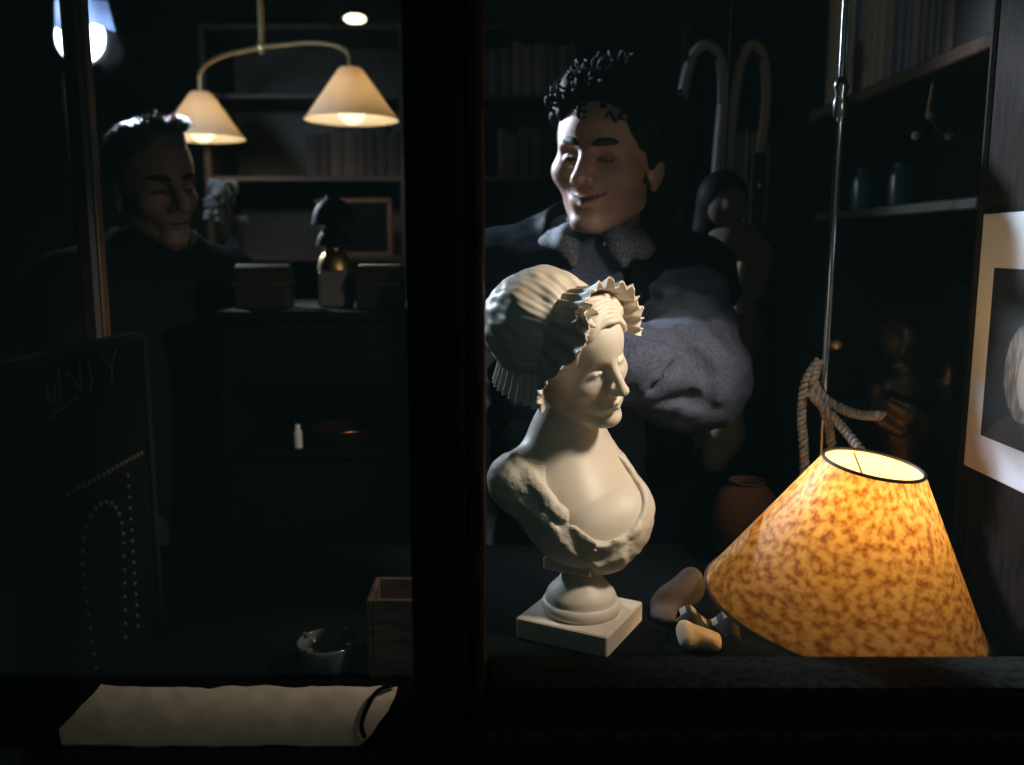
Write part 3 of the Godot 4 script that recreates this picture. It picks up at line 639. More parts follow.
# ------------------------------------------------------------------ far back
func make_far_things() -> void:
	# frame leaning on the bookcase shelf
	var f := thing("picture_in_frame", "dark picture in a brown wooden frame standing in the bookcase under the cone shade", "picture", V(-0.58, 1.41, -3.24))
	var s := [[-0.695, -0.435, 1.602, 1.618], [-0.695, -0.435, 1.410, 1.424], [-0.695, -0.679, 1.424, 1.602], [-0.451, -0.435, 1.424, 1.602]]
	for q in s: part("bar", Shape.new().bx(q[0], q[1], q[2], q[3], -3.285, -3.265, 0.002), M.brown_wood, f, true)
	part("panel", Shape.new().bx(-0.68, -0.45, 1.422, 1.604, -3.283, -3.276, 0.001), M.black, f, true)
	part("pin", Shape.new().ball(V(-0.705, 1.606, -3.262), Vector3.ONE * 0.007, 10).tube([V(-0.705, 1.606, -3.262), V(-0.69, 1.606, -3.275)], 0.002, 6), M.chrome, f, true)
	# small picture light on top of the bookcase
	var l := thing("picture_light", "small glowing oval lamp on top of the far bookcase", "lamp", V(-0.566, 2.215, -3.36))
	part("stem", Shape.new().tube([V(-0.566, 2.216, -3.45), V(-0.566, 2.31, -3.45), V(-0.566, 2.296, -3.37)], 0.006, 8), M.brass, l, true)
	part("hood", Shape.new().lathe([Vector2(0.050, 0.0), Vector2(0.046, 0.018), Vector2(0.03, 0.03), Vector2(0.0, 0.034)], 24, Transform3D(Basis(), V(-0.566, 2.262, -3.36))), M.black, l, true)
	part("bulb", Shape.new().ball(V(-0.566, 2.256, -3.36), Vector3(0.040, 0.016, 0.040), 20), bulb_glow(Color(1.0, 0.93, 0.80), 4.0), l, true)
	var o := OmniLight3D.new()
	o.name = "picture_glow"
	o.light_color = Color(1.0, 0.82, 0.56)
	o.light_energy = 0.012
	o.light_size = 0.03
	o.omni_range = 6.0
	o.shadow_enabled = true
	add_child(o)
	o.position = V(-0.566, 2.256, -3.36)
	# dried flowers on a plant stand
	var st := thing("plant_stand", "tall dark plant stand behind the grey-haired person", "stand", V(-0.86, 0, -2.75))
	part("top", Shape.new().lathe([Vector2(0, 1.28), Vector2(0.12, 1.28), Vector2(0.12, 1.30), Vector2(0.0, 1.301)], 28), M.dark_wood, st)
	for k in 3:
		var a := TAU * k / 3.0 + 0.3
		part("leg", Shape.new().tube([V(0.09 * cos(a), 1.28, 0.09 * sin(a)), V(0.05 * cos(a), 0.6, 0.05 * sin(a)), V(0.15 * cos(a), 0.0, 0.15 * sin(a))], 0.012, 8), M.dark_wood, st)
	var v := thing("dried_flowers", "vase of greyish dried flowers between the grey-haired person and the bowls", "flowers", V(-0.86, 1.301, -2.75))
	part("vase", Shape.new().lathe([Vector2(0, 0), Vector2(0.04, 0), Vector2(0.055, 0.05), Vector2(0.05, 0.10), Vector2(0.025, 0.15), Vector2(0.03, 0.17), Vector2(0.024, 0.165)], 24), mat(lin(0.03, 0.035, 0.05), 0.2), v)
	var rng := RandomNumberGenerator.new()
	rng.seed = 12
	for k in 11:
		var a := rng.randf() * TAU
		var r := rng.randf_range(0.01, 0.075)
		var h := rng.randf_range(0.22, 0.33)
		var head := V(r * cos(a), h, r * sin(a))
		var fl := part("stem", Shape.new().tube([V(0, 0.12, 0), V(head.x * 0.4, h * 0.7, head.z * 0.4), head], 0.0022, 5), mat(lin(0.05, 0.05, 0.03), 0.8), v)
		var bloom := Shape.new()
		for j in 7: bloom.ball(head + Vector3(rng.randf() - 0.5, rng.randf() - 0.5, rng.randf() - 0.5) * 0.028, Vector3.ONE * rng.randf_range(0.007, 0.013), 8)
		part("bloom", bloom, mat(lin(0.16, 0.17, 0.19), 0.8), fl)
# ------------------------------------------------------------------ the marble bust
func frame_of(at: Vector3, yaw: float, pitch: float, roll := 0.0) -> Transform3D:
	return Transform3D(Basis(Vector3.UP, yaw) * Basis(Vector3.RIGHT, pitch) * Basis(Vector3.BACK, roll), at)

func make_bust() -> void:
	var O := Vector3(0.0775, 1.02, -0.95)
	var t := thing("marble_bust", "cream marble bust of a young woman in a ruffled bonnet on a square plinth", "sculpture", O)
	var m := mat(lin(0.70, 0.64, 0.55), 0.48)
	m.albedo_texture = noise_tex(0.012, 256, 4, ramp([[0.0, Color(0.90, 0.88, 0.84)], [1.0, Color(1, 1, 1)]]), 3)
	triplanar(m, Vector3.ONE * 5)
	var mr: StandardMaterial3D = m.duplicate()
	mr.roughness = 0.6
	relief(mr, noise_tex(0.05, 256, 4, null, 7), 0.09)
	triplanar(mr, Vector3.ONE * 9)
	# plinth and socle
	var B := Basis(Vector3.UP, -0.493)
	part("plinth", Shape.new().box(Vector3(0.108, 0.024, 0.108), Transform3D(B, Vector3(0, 0.012, 0)), 0.0015), m, t)
	var prof := [Vector2(0.0, 0.024), Vector2(0.043, 0.024), Vector2(0.0445, 0.027), Vector2(0.045, 0.031), Vector2(0.0435, 0.0355), Vector2(0.0405, 0.0375), Vector2(0.0405, 0.0375), Vector2(0.0395, 0.040), Vector2(0.0395, 0.043), Vector2(0.0375, 0.0475), Vector2(0.033, 0.053), Vector2(0.027, 0.059), Vector2(0.0225, 0.065), Vector2(0.0205, 0.070), Vector2(0.021, 0.074), Vector2(0.021, 0.074), Vector2(0.0, 0.074)]
	part("socle", Shape.new().lathe(prof, 48), m, t)
	part("socle_block", Shape.new().box(Vector3(0.058, 0.015, 0.050), Transform3D(B * Basis(Vector3.RIGHT, 0.03), Vector3(-0.006, 0.081, -0.004)), 0.002), m, t)
	# head, neck and chest in one piece of marble
	var H := 0.152
	var hx := frame_of(Vector3(0.0, 0.2437, -0.04), deg_to_rad(41), deg_to_rad(10), deg_to_rad(20))
	var neck_w := Vector3(-0.014, 0.200, -0.052)
	var inv := hx.affine_inverse()
	var f := head_field(H, true, 0.0, inv * neck_w, 0.033)
	f.cap(inv * Vector3(-0.014, 0.215, -0.054), inv * Vector3(-0.060, 0.176, -0.032), 0.026, 0.020, 0.03)
	f.cap(inv * Vector3(-0.014, 0.215, -0.054), inv * Vector3(0.022, 0.180, -0.078), 0.026, 0.020, 0.03)
	f.b.append_array(chest_field(0.0, inv).b)
	part("figure", f.shape(Vector3(-0.135, -0.185, -0.11), Vector3(0.10, 0.165, 0.10), 0.0021, hx), m, t)
	# bodice: the chest a little thicker, open at the neckline, with folds that run round it
	var bo := chest_field(0.005)
	for k in 5:
		var u := k / 4.0
		var p0 := Vector3(-0.085, 0.165, -0.004).lerp(Vector3(-0.030, 0.100, 0.010), u)
		var p1 := Vector3(-0.030, 0.128, 0.030).lerp(Vector3(0.010, 0.086, 0.016), u)
		var p2 := Vector3(0.040, 0.106, 0.030).lerp(Vector3(0.040, 0.088, 0.020), u)
		bo.chain([p0, p1, p2], [0.004, 0.006, 0.004], 0.008)
	bo.egg(V(0.020, 0.178, 0.018), Vector3(0.060, 0.064, 0.066), 0.003, true, Basis(Vector3.UP, 0.5))
	bo.egg(V(-0.035, 0.222, -0.030), Vector3(0.062, 0.036, 0.060), 0.003, true)
	bo.egg(V(0.020, 0.222, -0.060), Vector3(0.050, 0.036, 0.060), 0.003, true)
	# the turned edge of lace and the knot on the shoulder strap
	bo.chain([V(-0.075, 0.196, -0.012), V(-0.058, 0.180, 0.006), V(-0.038, 0.158, 0.020)], [0.008, 0.009, 0.008], 0.004)
	bo.chain([V(-0.036, 0.152, 0.020), V(-0.026, 0.142, 0.026), V(-0.020, 0.128, 0.030)], [0.009, 0.010, 0.006], 0.006)
	bo.chain([V(-0.028, 0.143, 0.027), V(-0.036, 0.124, 0.026)], [0.007, 0.004], 0.004)
	bo.chain([V(-0.012, 0.130, 0.034), V(0.012, 0.112, 0.044), V(0.035, 0.113, 0.036), V(0.058, 0.124, 0.016), V(0.068, 0.140, -0.006)], [0.004, 0.005, 0.005, 0.005, 0.004], 0.004)
	# grooves that follow the drapery round the front
	var cuts := []
	for line in DRAPERY:
		var path := []
		for p in line:
			var z := 0.08
			while z > -0.06 and bo.at(V(p[0], p[1], z)) > 0.0: z -= 0.002
			if z > -0.05: path.append(V(p[0], p[1], z + 0.001))
		if path.size() > 2: cuts.append(path)
	for path in cuts:
		var rad := []
		for k in path.size(): rad.append(0.0028 if k > 0 and k < path.size() - 1 else 0.001)
		bo.chain(path, rad, 0.004, true)
	var ns := FastNoiseLite.new()
	ns.seed = 5
	ns.frequency = 1.0
	ns.fractal_octaves = 3
	var turn := Basis(Vector3.BACK, 0.55)
	bo.warp = func(p):
		var w: Vector3 = turn * p
		return ns.get_noise_3d(w.x * 22.0, w.y * 75.0, w.z * 22.0) * 0.0013
	part("bodice", bo.shape(Vector3(-0.13, 0.06, -0.14), Vector3(0.11, 0.24, 0.07), 0.0024), mr, t)
	make_bonnet(t, hx, H, m)

func chest_field(grow := 0.0, X := Transform3D()) -> Field:
	var f := Field.new()
	var g := grow
	f.cap(X * V(-0.072, 0.168, -0.020), X * V(0.026, 0.166, -0.085), 0.029 + g, 0.026 + g, 0.03)
	f.cap(X * V(0.012, 0.205, -0.072), X * V(0.058, 0.142, -0.030), 0.014 + g, 0.018 + g, 0.025)
	f.egg(X * V(-0.008, 0.145, -0.035), Vector3(0.062 + g, 0.050 + g, 0.043 + g), 0.03, false, X.basis * Basis(Vector3.UP, 0.5))
	f.egg(X * V(0.040, 0.118, -0.012), Vector3(0.033 + g, 0.034 + g, 0.032 + g), 0.03, false, X.basis)
	f.egg(X * V(-0.006, 0.115, 0.003), Vector3(0.036 + g, 0.031 + g, 0.031 + g), 0.03, false, X.basis)
	f.cap(X * V(-0.004, 0.132, -0.012), X * V(0.022, 0.094, 0.004), 0.038 + g, 0.017 + g, 0.03)
	f.cap(X * V(-0.014, 0.205, -0.052), X * V(-0.010, 0.155, -0.042), 0.032 + g, 0.044 + g, 0.03)
	return f

func make_bonnet(t: Node3D, hx: Transform3D, H: float, m: Material) -> void:
	var ns := FastNoiseLite.new()
	ns.seed = 11
	ns.frequency = 1.0
	ns.fractal_octaves = 2
	# the puffed crown: folds that run from the brim to a gathered point at the back
	var crown := Shape.new()
	var c := Vector3(-0.05, 0.69, -0.22) * H
	crown.grid(func(u, v):
		var th: float = PI * (0.02 + 0.73 * u)     # 0 at the back, towards the brim
		var ph: float = TAU * v
		var dir := Vector3(sin(th) * cos(ph), sin(th) * sin(ph), -cos(th))
		var fold: float = 0.016 * sin(ph * 15.0 + 3.0 * sin(ph * 2.0)) * exp(-pow((u - 0.05) / 0.30, 2.0)) + 0.006 * sin(ph * 41.0 + 2.0 * sin(3.0 * ph)) * exp(-pow((u - 0.95) / 0.35, 2.0))
		var lump: float = 0.07 * ns.get_noise_3d(dir.x * 2.0, dir.y * 2.0, dir.z * 1.2)
		var sag: float = 1.0 + 0.07 * maxf(0.0, dir.y) * smoothstep(0.6, -0.3, dir.z)
		var r := Vector3(0.43, 0.385 * sag, 0.47) * H
		return hx * (c + dir * r * (1.0 + fold + lump)), 64, 260, 1.0, 1.0)
	part("cap_crown", crown, m, t)
	# the pleated frill round the face, with a crimped edge
	var frill := Shape.new()
	for side in 2:
		frill.grid(func(u, v):
			var th: float = lerpf(-2.15, 1.6, u)
			var inner := Vector3(0.33 * sin(th), 0.60 + 0.40 * cos(th), -0.03 + 0.10 * cos(th)) * H
			var outer := Vector3(0.47 * sin(th), 0.58 + 0.48 * cos(th) - (0.09 * sin(th) if th > 0.0 else 0.0), 0.225 + 0.13 * cos(th) + 0.30 * exp(-pow((th + 0.95) / 0.55, 2.0))) * H
			var p := inner.lerp(outer, v)
			var along := (Vector3(cos(th), -sin(th), 0)).normalized()
			var across := (outer - inner).normalized()
			var nrm := across.cross(along).normalized()
			var wave: float = sin(u * 110.0 + 1.4 * sin(u * 13.0)) * (0.007 + lerpf(0.008, 0.022, smoothstep(-0.7, 0.2, th)) * v * v) + 0.025 * v * v * ns.get_noise_2d(u * 7.0, 3.0)
			var curl: float = 0.05 * v * v * v
			p += nrm * (wave + curl) * H + across * 0.02 * ns.get_noise_2d(u * 30.0, 9.0) * v * H
			p += nrm * (0.012 * H if side == 0 else 0.0)
			return hx * p, 420, 18, 1.0, 1.0, side == 1)
	# close the edge
	frill.grid(func(u, v):
		var n := 19
		return frill.v[int(round(u * 420)) * n + 18].lerp(frill.v[421 * n + int(round(u * 420)) * n + 18], v), 420, 1)
	part("cap_frill", frill, m, t)
	# the rosette where the frill is bunched over the brow
	var ros := Shape.new()
	for side in 2:
		ros.grid(func(u, v):
			var a: float = TAU * u
			var r: float = (0.015 + 0.085 * v) * (1.0 + 0.09 * v * sin(a * 7.0))
			return hx * (Vector3(-0.26 + r * cos(a) * 0.9, 1.00 + r * sin(a), 0.42 + 0.03 * v * sin(a * 7.0 + 1.0) + 0.05 * v - 0.016 * side) * H), 80, 8, 1.0, 1.0, side == 0)
	part("cap_rosette", ros, m, t)
	# the pleated curtain that falls at the nape
	var cur := Shape.new()
	for side in 2:
		cur.grid(func(u, v):
			var ph: float = lerpf(-0.35, 2.3, u)
			var inner := Vector3(-0.36 * cos(ph), 0.55 + 0.02 * sin(ph), -0.12 - 0.48 * sin(ph)) * H
			var outer := Vector3(-0.47 * cos(ph), 0.27 + 0.05 * cos(ph * 2.0), -0.05 - 0.62 * sin(ph)) * H
			var p := inner.lerp(outer, v)
			var nrm := Vector3(-cos(ph), 0, -sin(ph))
			p += nrm * H * (sin(u * 130.0 + 2.0 * sin(u * 9.0)) * (0.006 + 0.010 * v) + 0.03 * v * v + 0.012 * side)
			return hx * p, 300, 14, 1.0, 1.0, side == 0)
	part("cap_curtain", cur, m, t)
	# waves of hair under the frill
	var hair := Shape.new()
	for k in 7:
		var path := []
		var rad := []
		for s in 13:
			var th: float = lerpf(-1.75, 1.25, s / 12.0)
			var rr: float = 0.385 - 0.022 * k
			path.append(hx * (Vector3(rr * 0.93 * sin(th), 0.60 + (rr - 0.01) * cos(th), 0.13 + 0.022 * k + 0.13 * cos(th) + 0.018 * sin(th * 7.0 + k)) * H))
			rad.append(0.024 * H)
		hair.tube(path, rad, 8)
	part("hair", hair, m, t)
# ------------------------------------------------------------------ people
func limbs(J: Dictionary, g: float, torso: bool, arms: bool, legs: bool, arm_g := 0.0) -> Field:
	var f := Field.new()
	var turn := Basis(Vector3.UP, J.yaw)
	var mid: Vector3 = (J.sl + J.sr) / 2
	var hip: Vector3 = (J.hl + J.hr) / 2
	if torso:
		f.cap(J.sl, J.sr, 0.058 + g, 0.058 + g, 0.06)
		f.egg(mid.lerp(hip, 0.28) + turn * V(0, 0, 0.02), Vector3(0.168 + g, 0.20 + g, 0.108 + g), 0.08, false, turn)
		f.egg(mid.lerp(hip, 0.72) + turn * V(0, 0, 0.025), Vector3(0.155 + g, 0.19 + g, 0.108 + g), 0.08, false, turn)
		f.egg(hip, Vector3(0.165 + g, 0.11 + g, 0.105 + g), 0.06, false, turn)
		f.cap(J.neck, J.sl.lerp(mid, 0.25), 0.05 + g, 0.05 + g, 0.06)
		f.cap(J.neck, J.sr.lerp(mid, 0.25), 0.05 + g, 0.05 + g, 0.06)
	if arms:
		var h := g + arm_g
		f.chain([J.sl, J.el, J.wl], [0.056 + h, 0.044 + h, 0.030 + h * 0.7], 0.03)
		f.chain([J.sr, J.er, J.wr], [0.056 + h, 0.044 + h, 0.030 + h * 0.7], 0.03)
	if legs:
		f.egg(hip, Vector3(0.165 + g, 0.11 + g, 0.105 + g), 0.06, false, turn)
		for s in [[J.hl, -1.0], [J.hr, 1.0]]:
			var k := Vector3(s[0].x, 0.47, s[0].z) + turn * V(s[1] * 0.01, 0, 0.03)
			var a := Vector3(s[0].x, 0.09, s[0].z) + turn * V(s[1] * 0.02, 0, -0.01)
			f.chain([s[0], k, a], [0.085 + g, 0.056 + g, 0.040 + g], 0.04)
	return f

func hand_field(grip: float) -> Field:
	# the wrist at the origin, fingers along +z, the palm facing -y, the thumb towards +x
	var f := Field.new()
	f.egg(V(0, 0, 0.045), Vector3(0.040, 0.015, 0.048), 0.012)
	f.cap(V(0, 0, -0.03), V(0, 0, 0.02), 0.024, 0.026, 0.015)
	var ln := [0.066, 0.075, 0.070, 0.055]
	for k in 4:
		var x := 0.030 - 0.020 * k
		var p := V(x, 0, 0.080 - 0.004 * absf(k - 1.3))
		var path := [p]
		var dirn := 0.15
		for j in 3:
			dirn += grip * (0.5 if j == 0 else 0.7)
			p += V(0, -sin(dirn), cos(dirn)) * ln[k] * [0.45, 0.32, 0.23][j]
			path.append(p)
		f.chain(path, [0.0095, 0.009, 0.0082, 0.007], 0.004)
	f.chain([V(0.030, -0.004, 0.020), V(0.052, -0.014, 0.050), V(0.056, -0.026, 0.078)], [0.013, 0.011, 0.008], 0.008)
	return f

func aim(p: Vector3, to: Vector3, up := Vector3.UP) -> Transform3D:
	var z := (to - p).normalized()
	var x := up.cross(z).normalized()
	return Transform3D(Basis(x, z.cross(x), z), p)

func shoe(at: Vector3, yaw: float) -> Shape:
	var f := Field.new()
	f.egg(V(0, 0.035, 0.05), Vector3(0.045, 0.038, 0.10), 0.03)
	f.egg(V(0, 0.045, -0.04), Vector3(0.037, 0.05, 0.05), 0.03)
	f.egg(V(0, -0.05, 0.02), Vector3(0.2, 0.05, 0.3), 0.004, true)
	return f.shape(V(-0.06, -0.01, -0.1), V(0.06, 0.11, 0.17), 0.009, Transform3D(Basis(Vector3.UP, yaw), Vector3(at.x, 0.0, at.z)))

func person_body(t: Node3D, J: Dictionary, hx: Transform3D, H: float, smile: float, skin: Material, tone: Color, stubble: float) -> void:
	var inv := hx.affine_inverse()
	var f := head_field(H, false, smile, inv * J.neck, 0.062, J.get("wide", 1.0))
	f.cap(inv * J.neck, inv * (J.neck + V(0, -0.06, 0)), 0.062, 0.085, 0.03)
	var brow := Color(0.020, 0.014, 0.011)
	var paint := func(p):
		var q: Vector3 = p / H
		var ax := absf(q.x)
		var c := tone
		if stubble > 0.0 and q.y < 0.30 and q.z > 0.02 and q.y > -0.05: c = c.lerp(Color(0.10, 0.08, 0.075), stubble)
		if q.z > 0.30 and ax < 0.10 + 0.02 * smile and absf(q.y - 0.203 - 0.42 * ax * smile) < 0.034: c = tone * Color(0.92, 0.74, 0.70)
		if q.z > 0.28 and ax < 0.11 + 0.03 * smile and absf(q.y - 0.203 - 0.42 * ax * smile) < 0.009 + 0.010 * smile * (1.0 - ax / 0.14): c = Color(0.05, 0.02, 0.02)
		if q.z > 0.25 and ax > 0.065 and ax < 0.185 and absf(q.y - 0.470) < 0.013: c = brow
		if ax > 0.22 and ax < 0.31 and q.z > 0.0 and q.z < 0.12 and q.y > 0.34 and q.y < 0.66 and stubble > 0.0: c = brow
		return c
	var s := f.shape(V(-0.42, -0.35, -0.52) * H, V(0.42, 1.04, 0.60) * H, 0.0031, hx, paint)
	var b := limbs(J, -0.012, true, true, true)
	s.add(b.shape(Vector3(J.lo.x, 0.06, J.lo.z), Vector3(J.hi.x, J.neck.y, J.hi.z), 0.016, Transform3D(), func(_p): return tone))
	for w in [[J.wl, J.el, J.ul, -1.0], [J.wr, J.er, J.ur, 1.0]]:
		var x := aim(w[0], w[0] + (w[0] - w[1]), w[2])
		if w[3] > 0: x.basis = x.basis * Basis.from_scale(Vector3(1, 1, 1))
		s.add(hand_field(J.grip).shape(V(-0.06, -0.09, -0.04), V(0.08, 0.03, 0.17), 0.0042, x, func(_p): return tone))
	part("body", s, skin, t, true, true)
	for sd in [-1.0, 1.0]:
		var eb := Shape.new().tube([hx * (V(sd * 0.045, 0.566, 0.428) * H), hx * (V(sd * 0.09, 0.586, 0.415) * H), hx * (V(sd * 0.15, 0.594, 0.380) * H), hx * (V(sd * 0.20, 0.586, 0.330) * H), hx * (V(sd * 0.24, 0.560, 0.270) * H)], [0.014 * H, 0.027 * H, 0.028 * H, 0.022 * H, 0.008 * H], 8)
		part("eyebrow", eb, mat(lin(0.015, 0.011, 0.009), 0.7), t, true)

func curls(n: int, hx: Transform3D, H: float, c: Vector3, r: Vector3, big: float, rng: RandomNumberGenerator, keep: Callable) -> Shape:
	var s := Shape.new()
	for k in n:
		var d := Vector3(rng.randf_range(-1, 1), rng.randf_range(-0.7, 1), rng.randf_range(-1, 1)).normalized()
		var p := c + d * r
		if not keep.call(p / H): continue
		var a := d.cross(Vector3(rng.randf() - 0.5, rng.randf() - 0.5, rng.randf() - 0.5)).normalized()
		var b := d.cross(a).lerp(d, 0.55).normalized()
		var path := []
		var rad := []
		var R := big * rng.randf_range(0.6, 1.25)
		var turns := rng.randf_range(0.7, 1.4)
		for j in 9:
			var w: float = TAU * turns * j / 8.0
			path.append(hx * (p + (b * sin(w) + d * (1.0 - cos(w)) * 0.7 + a * (j * 0.25 - 1.0)) * R))
			rad.append(0.0032 * (1.0 - 0.55 * absf(j - 4.0) / 4.0))
		s.tube(path, rad, 5, false)
	return s

func make_right_man() -> void:
	var hx := frame_of(Vector3(0.145, 1.472, -1.430), deg_to_rad(-28), deg_to_rad(2), deg_to_rad(-5))
	var H := 0.225
	var J := {"yaw": -0.10, "neck": V(0.145, 1.445, -1.480), "sl": V(-0.025, 1.385, -1.500), "sr": V(0.285, 1.380, -1.465),
		"el": V(-0.080, 1.12, -1.51), "wl": V(-0.085, 0.87, -1.46), "er": V(0.262, 1.262, -1.285), "wr": V(0.125, 1.285, -1.190),
		"hl": V(0.045, 0.90, -1.53), "hr": V(0.225, 0.90, -1.53), "ul": Vector3(0.6, 0.6, -0.4), "ur": Vector3(0, 0.9, -0.4), "wide": 1.06, "grip": 0.75, "lo": V(-0.25, 0, -1.75), "hi": V(0.45, 0, -1.0)}
	var t := thing("person", "smiling dark-haired person in a navy vest and denim shirt standing behind the marble bust", "person", V(0.135, 0, -1.52))
	var skin := mat(Color.WHITE, 0.5)
	skin.vertex_color_use_as_albedo = true
	skin.subsurf_scatter_enabled = true
	skin.subsurf_scatter_strength = 0.1
	person_body(t, J, hx, H, 1.0, skin, Color(0.42, 0.255, 0.185), 0.18)
	# shirt
	var denim := mat(lin(0.084, 0.102, 0.155), 0.85)
	denim.albedo_texture = noise_tex(0.05, 512, 5, ramp([[0.25, Color(0.72, 0.73, 0.78)], [0.6, Color(1, 1, 1)], [0.9, Color(1.0, 1.0, 1.0)]]), 21)
	triplanar(denim, Vector3.ONE * 7)
	denim.heightmap_enabled = true
	denim.heightmap_texture = noise_tex(0.12, 512, 3, null, 22)
	denim.heightmap_scale = 0.05
	var sh := limbs(J, 0.006, true, false, false)
	sh.chain([J.sr + V(-0.01, -0.005, 0.0), J.er, J.wr + V(0.04, 0, -0.03)], [0.078, 0.080, 0.058], 0.03)
	sh.chain([J.sl, J.el, J.wl], [0.074, 0.066, 0.045], 0.03)
	# creases pressed into the bent sleeve
	for line in CREASES:
		var path := []
		var rad := []
		for k in line.size():
			var z := -1.0
			while z > -1.5 and sh.at(V(line[k][0], line[k][1], z)) > 0.0: z -= 0.004
			path.append(V(line[k][0], line[k][1], z + 0.001))
			rad.append(0.009 if k > 0 and k < line.size() - 1 else 0.004)
		sh.chain(path, rad, 0.012, true)
	var ns := FastNoiseLite.new()
	ns.seed = 31
	ns.frequency = 1.0
	ns.fractal_octaves = 2
	sh.warp = func(p): return 0.008 * ns.get_noise_3d(p.x * 11.0 + p.y * 8.0, p.y * 17.0 - p.x * 9.0, p.z * 12.0)
	part("shirt", sh.shape(V(-0.22, 0.92, -1.72), V(0.42, 1.50, -1.02), 0.0062), denim, t, true)
	# cuff of the shirt collar: a band and two wings
	var pale := mat(lin(0.15, 0.16, 0.20), 0.8)
	pale.albedo_texture = noise_tex(0.09, 256, 2, ramp([[0.35, Color(0.45, 0.46, 0.52)], [0.6, Color(1, 1, 1)]]), 25)
	triplanar(pale, Vector3.ONE * 9)
	var co := Field.new()
	var ring := []
	for k in 13:
		var a := lerpf(-2.7, 2.7, k / 12.0)
		ring.append(J.neck + Basis(Vector3.UP, -0.25) * V(0.083 * sin(a), 0.004 - 0.020 * cos(a), -0.012 - 0.072 * cos(a) + 0.030))
	var bands := []
	for k in 13: bands.append(0.015)
	co.chain(ring, bands, 0.006)
	co.chain([ring[0], ring[0] + V(0.005, -0.045, 0.020)], [0.018, 0.008], 0.01)
	co.chain([ring[12], ring[12] + V(0.012, -0.045, 0.022)], [0.018, 0.008], 0.01)
	for k in 13: ring[k] += V(0, -0.022, 0.0) + (ring[k] - J.neck) * 0.16
	co.chain(ring, bands, 0.02)
	part("collar", co.shape(V(-0.02, 1.33, -1.62), V(0.30, 1.50, -1.33), 0.004), pale, t, true)
	# padded vest, open in front
	var navy := mat(lin(0.004, 0.005, 0.010), 0.5)
	navy.metallic_specular = 0.1
	var ve := limbs(J, 0.018, true, false, false)
	ve.cap(J.sr + V(-0.05, 0.02, 0), J.sr + V(0.004, 0.012, -0.006), 0.068, 0.082, 0.03)
	ve.cap(J.sl + V(0.06, 0.03, 0), J.sl + V(0.0, 0.012, 0.0), 0.07, 0.084, 0.03)
	ve.cap(J.neck + V(0, 0.012, 0), J.neck + V(0, -0.05, 0), 0.092, 0.11, 0.03)
	ve.cap(J.neck + V(-0.01, 0.06, 0.05), J.neck + V(-0.012, -0.02, 0.045), 0.080, 0.060, 0.008, true)
	ve.cap(V(0.125, 1.44, -1.36), V(0.085, 1.10, -1.33), 0.050, 0.145, 0.01, true)
	ve.cap(J.sr + V(0.0, -0.05, 0.03), J.er, 0.066, 0.09, 0.012, true)
	ve.warp = func(p): return 0.004 * ns.get_noise_3d(p.x * 14.0, p.y * 30.0, p.z * 14.0) + 0.003 * sin(p.y * 95.0)
	part("vest", ve.shape(V(-0.24, 0.86, -1.76), V(0.44, 1.56, -1.16), 0.0064), navy, t, true)
	part("trousers", limbs(J, 0.012, false, false, true).shape(V(-0.15, 0.03, -1.8), V(0.42, 1.03, -1.3), 0.014), mat(lin(0.012, 0.012, 0.015), 0.8), t, true)
	for a in [J.hl, J.hr]: part("shoe", shoe(a + V(0, 0, -0.01), 0.0), mat(lin(0.01, 0.008, 0.007), 0.4), t, true)
	# curly hair
	var rng := RandomNumberGenerator.new()
	rng.seed = 4
	var hair := Field.new()
	hair.egg(V(0, 0.72, -0.10) * H, Vector3(0.42, 0.40, 0.48) * H, 0.02)
	hair.egg(V(0, 0.52, -0.26) * H, Vector3(0.39, 0.42, 0.34) * H, 0.06)
	for k in 60:
		var d := Vector3(rng.randf_range(-1, 1), rng.randf_range(-0.4, 1), rng.randf_range(-1, 1)).normalized()
		hair.egg((V(0, 0.72, -0.08) + d * V(0.40, 0.385, 0.46)) * H, Vector3.ONE * H * rng.randf_range(0.05, 0.10), 0.03 * H)
	hair.egg(V(0, 0.36, 0.36) * H, Vector3(0.38, 0.41, 0.36) * H, 0.02 * H, true)
	hair.egg(V(0, 0.20, 0.1) * H, Vector3(0.5, 0.30, 0.3) * H, 0.02 * H, true)
	hair.egg(V(-0.40, 0.45, 0.22) * H, Vector3(0.20, 0.36, 0.34) * H, 0.02 * H, true)
	hair.egg(V(0.46, 0.42, -0.01) * H, Vector3(0.12, 0.13, 0.09) * H, 0.02 * H, true)
	var hm := mat(lin(0.010, 0.008, 0.007), 0.6)
	hm.metallic_specular = 0.15
	var hs := hair.shape(V(-0.62, -0.02, -0.75) * H, V(0.62, 1.36, 0.62) * H, 0.0045, hx)
	hs.add(curls(420, hx, H, V(0, 0.72, -0.08) * H, Vector3(0.43, 0.415, 0.485) * H, 0.010, rng, func(q): return not (q.z > 0.12 and q.y < 0.74) and not (q.x < -0.15 and q.z > -0.1 and q.y < 0.8) and q.y > 0.30 and not (q.x > 0.2 and q.y < 0.62 and q.z > -0.15)))
	part("hair", hs, hm, t, true)

